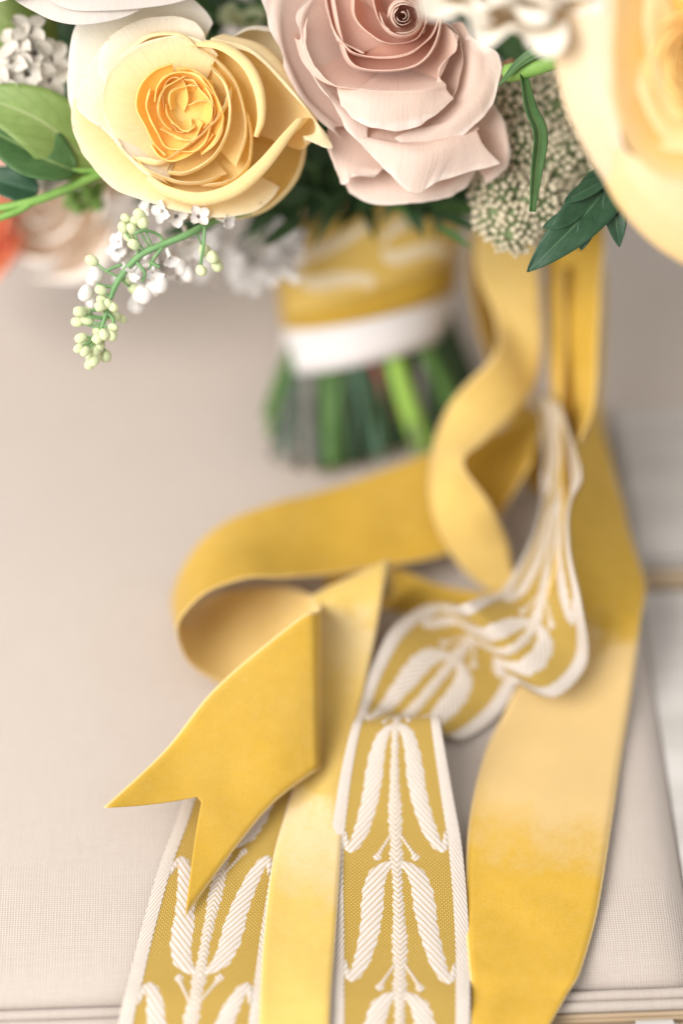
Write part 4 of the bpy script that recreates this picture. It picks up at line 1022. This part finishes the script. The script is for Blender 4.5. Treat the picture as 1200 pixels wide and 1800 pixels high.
    for i in range(34):
        f = g.random(); x = 350+165*g.random(); y = 412+75*g.random()
        if y > 500 - .0*(x): continue
        put('floret', g.choice((ME_FL, ME_FLH, ME_FL)), root2, PD(x, y, .925+g.uniform(-.012, .015)), cdir(g.uniform(-.6, .6), g.uniform(-.9, .4), g.uniform(.2, 1)), g.uniform(.0046, .0062))
    for x, y in ((440, 495), (425, 490), (455, 480), (475, 470), (500, 455), (510, 440), (515, 420), (495, 405)): put('floret', ME_FL, root2, PD(x, y, .92), cdir(g.uniform(-.4, .4), g.uniform(-.8, .2), .8), .006)
    # cream florets at the far left top
    root3 = empty('cream_lilac', PD(60, 110, .868)); tag(root3, 'small cream white four petalled florets between white rose and left leaf', 'flower')
    for x, y, s, d in ((20, 108, .0072, (-.5, 0, .9)), (50, 52, .0070, (.1, .5, .8)), (62, 92, .0075, (.2, .2, 1)), (30, 74, .0072, (-.4, .4, .9)), (92, 102, .0070, (.6, .1, .8)), (48, 130, .0078, (0, -.3, 1)), (90, 142, .0070, (.5, -.4, .7)),
                       (8, 150, .0070, (-.5, -.3, .8)), (15, 228, .0072, (-.3, 0, 1)), (58, 242, .007, (0, 0, 1)), (95, 270, .0062, (0, 0, 1)), (85, 320, .0062, (0, .2, 1)), (122, 308, .006, (.2, .2, 1))):
        put('floret', ME_FC, root3, PD(x, y, .866 if y < 200 else .884), cdir(*d), s)
    tube('stalk', [PD(120, 200, .9), PD(80, 140, .885), PD(50, 90, .88)], .0009, STG, root3, 8, 10)
    # green bud clusters
    for nm, lab, cx, cy, dd, n_, spread in (('green_bud_cluster', 'cluster of round green buds in the dark gap beside the pink rose', 425, 28, .900, 16, 32), ('green_bud_cluster', 'blurred small green buds hanging under the left leaf stalk', 140, 345, .90, 20, 34)):
        rt = empty(nm, PD(cx, cy, dd)); tag(rt, lab, 'buds')
        for i in range(n_): put('bud', ME_BUD if nm and cy < 100 else ME_GBUD, rt, PD(cx+g.uniform(-spread, spread), cy+g.uniform(-spread*.6, spread*.6), dd+g.uniform(-.006, .006)), cdir(g.uniform(-.6, .6), g.uniform(-.6, .6), .7), g.uniform(.0018, .0026))
        tube('stalk', [PD(cx+70, cy-40, dd+.008), PD(cx+25, cy-10, dd+.004), PD(cx-25, cy+8, dd+.004)], .0008, STG, rt, 8, 10)
ME_GBUD = bud_mesh('green_bud', plain_mat('bud_leaf_green', (.18, .34, .08), (.28, .45, .12), 300, .5), 1.3)
lilac()

def rice_flower():
    root = empty('rice_flower', PD(940, 300, .885)); tag(root, 'dense cream rice flower head of tiny round buds right of the pink rose', 'flower')
    g = random.Random(4)
    cores = [(905, 180, 62, .874), (962, 185, 62, .878), (1010, 215, 55, .882), (905, 265, 62, .872), (968, 280, 66, .876), (1020, 300, 50, .882), (880, 340, 56, .870), (938, 365, 62, .870), (990, 370, 52, .876), (900, 400, 48, .868), (870, 385, 40, .870), (1030, 260, 40, .884), (860, 300, 40, .876)]
    DKG = plain_mat('rice_core_green', (.08, .13, .05), (.20, .26, .12), 300, .7)
    pts = []
    for cx, cy, rp, d in cores:
        c = PD(cx, cy, d+rp*K*d*.85); r = rp*K*d
        # green core of the corymb
        V = []; n, m = 12, 8
        for j in range(m):
            th = math.pi*(j+.02)/(m-.96)
            for i in range(n): a = 2*math.pi*i/n; V.append(c+Vector((math.sin(th)*math.cos(a), math.sin(th)*math.sin(a), math.cos(th)))*r*.90)
        mesh_obj('corymb_core', V, grid_faces(n, m, wrap_u=True), DKG, root)
        N = int(4*math.pi*r*r/(.0026**2*.95))
        for i in range(N):
            z = 1-2*(i+.5)/N; a = i*2.39996; q = math.sqrt(1-z*z)
            v = Vector((q*math.cos(a), q*math.sin(a), z))+Vector((g.uniform(-.06, .06), g.uniform(-.06, .06), g.uniform(-.06, .06))); v.normalize()
            if v.dot(-FWD) < .1: continue
            p = c+v*r*(1+g.uniform(-.05, .06))
            pts.append((p, v, cx))
    # drop buds buried in another core
    keep = []
    for p, v, cx in pts:
        bad = False
        for ax, ay, rp, d in cores:
            c = PD(ax, ay, d+rp*K*d*.85); r = rp*K*d
            if (p-c).length < r*.93: bad = True; break
        if not bad and g.random() < .93: keep.append((p, v))
    keep.sort(key=lambda q: depth_of(q[0]))
    VV = []; FF = []
    for i, (p, v) in enumerate(keep):
        s = g.uniform(.00085, .00145)
        if i < 290: put('bud', ME_RICE, root, p, v, s)
        else:
            q = v.to_track_quat('Z', 'Y'); k0 = len(VV)
            for vv in ME_RICE.vertices: VV.append(p+(q @ vv.co)*s)
            for f in ME_RICE.polygons: FF.append(tuple(k0+x for x in f.vertices))
    if VV:
        o = mesh_obj('buds', VV, FF, RICE, root); o['kind'] = 'stuff'
    print('rice buds', len(keep))
rice_flower()
print('objects', len(bpy.data.objects))
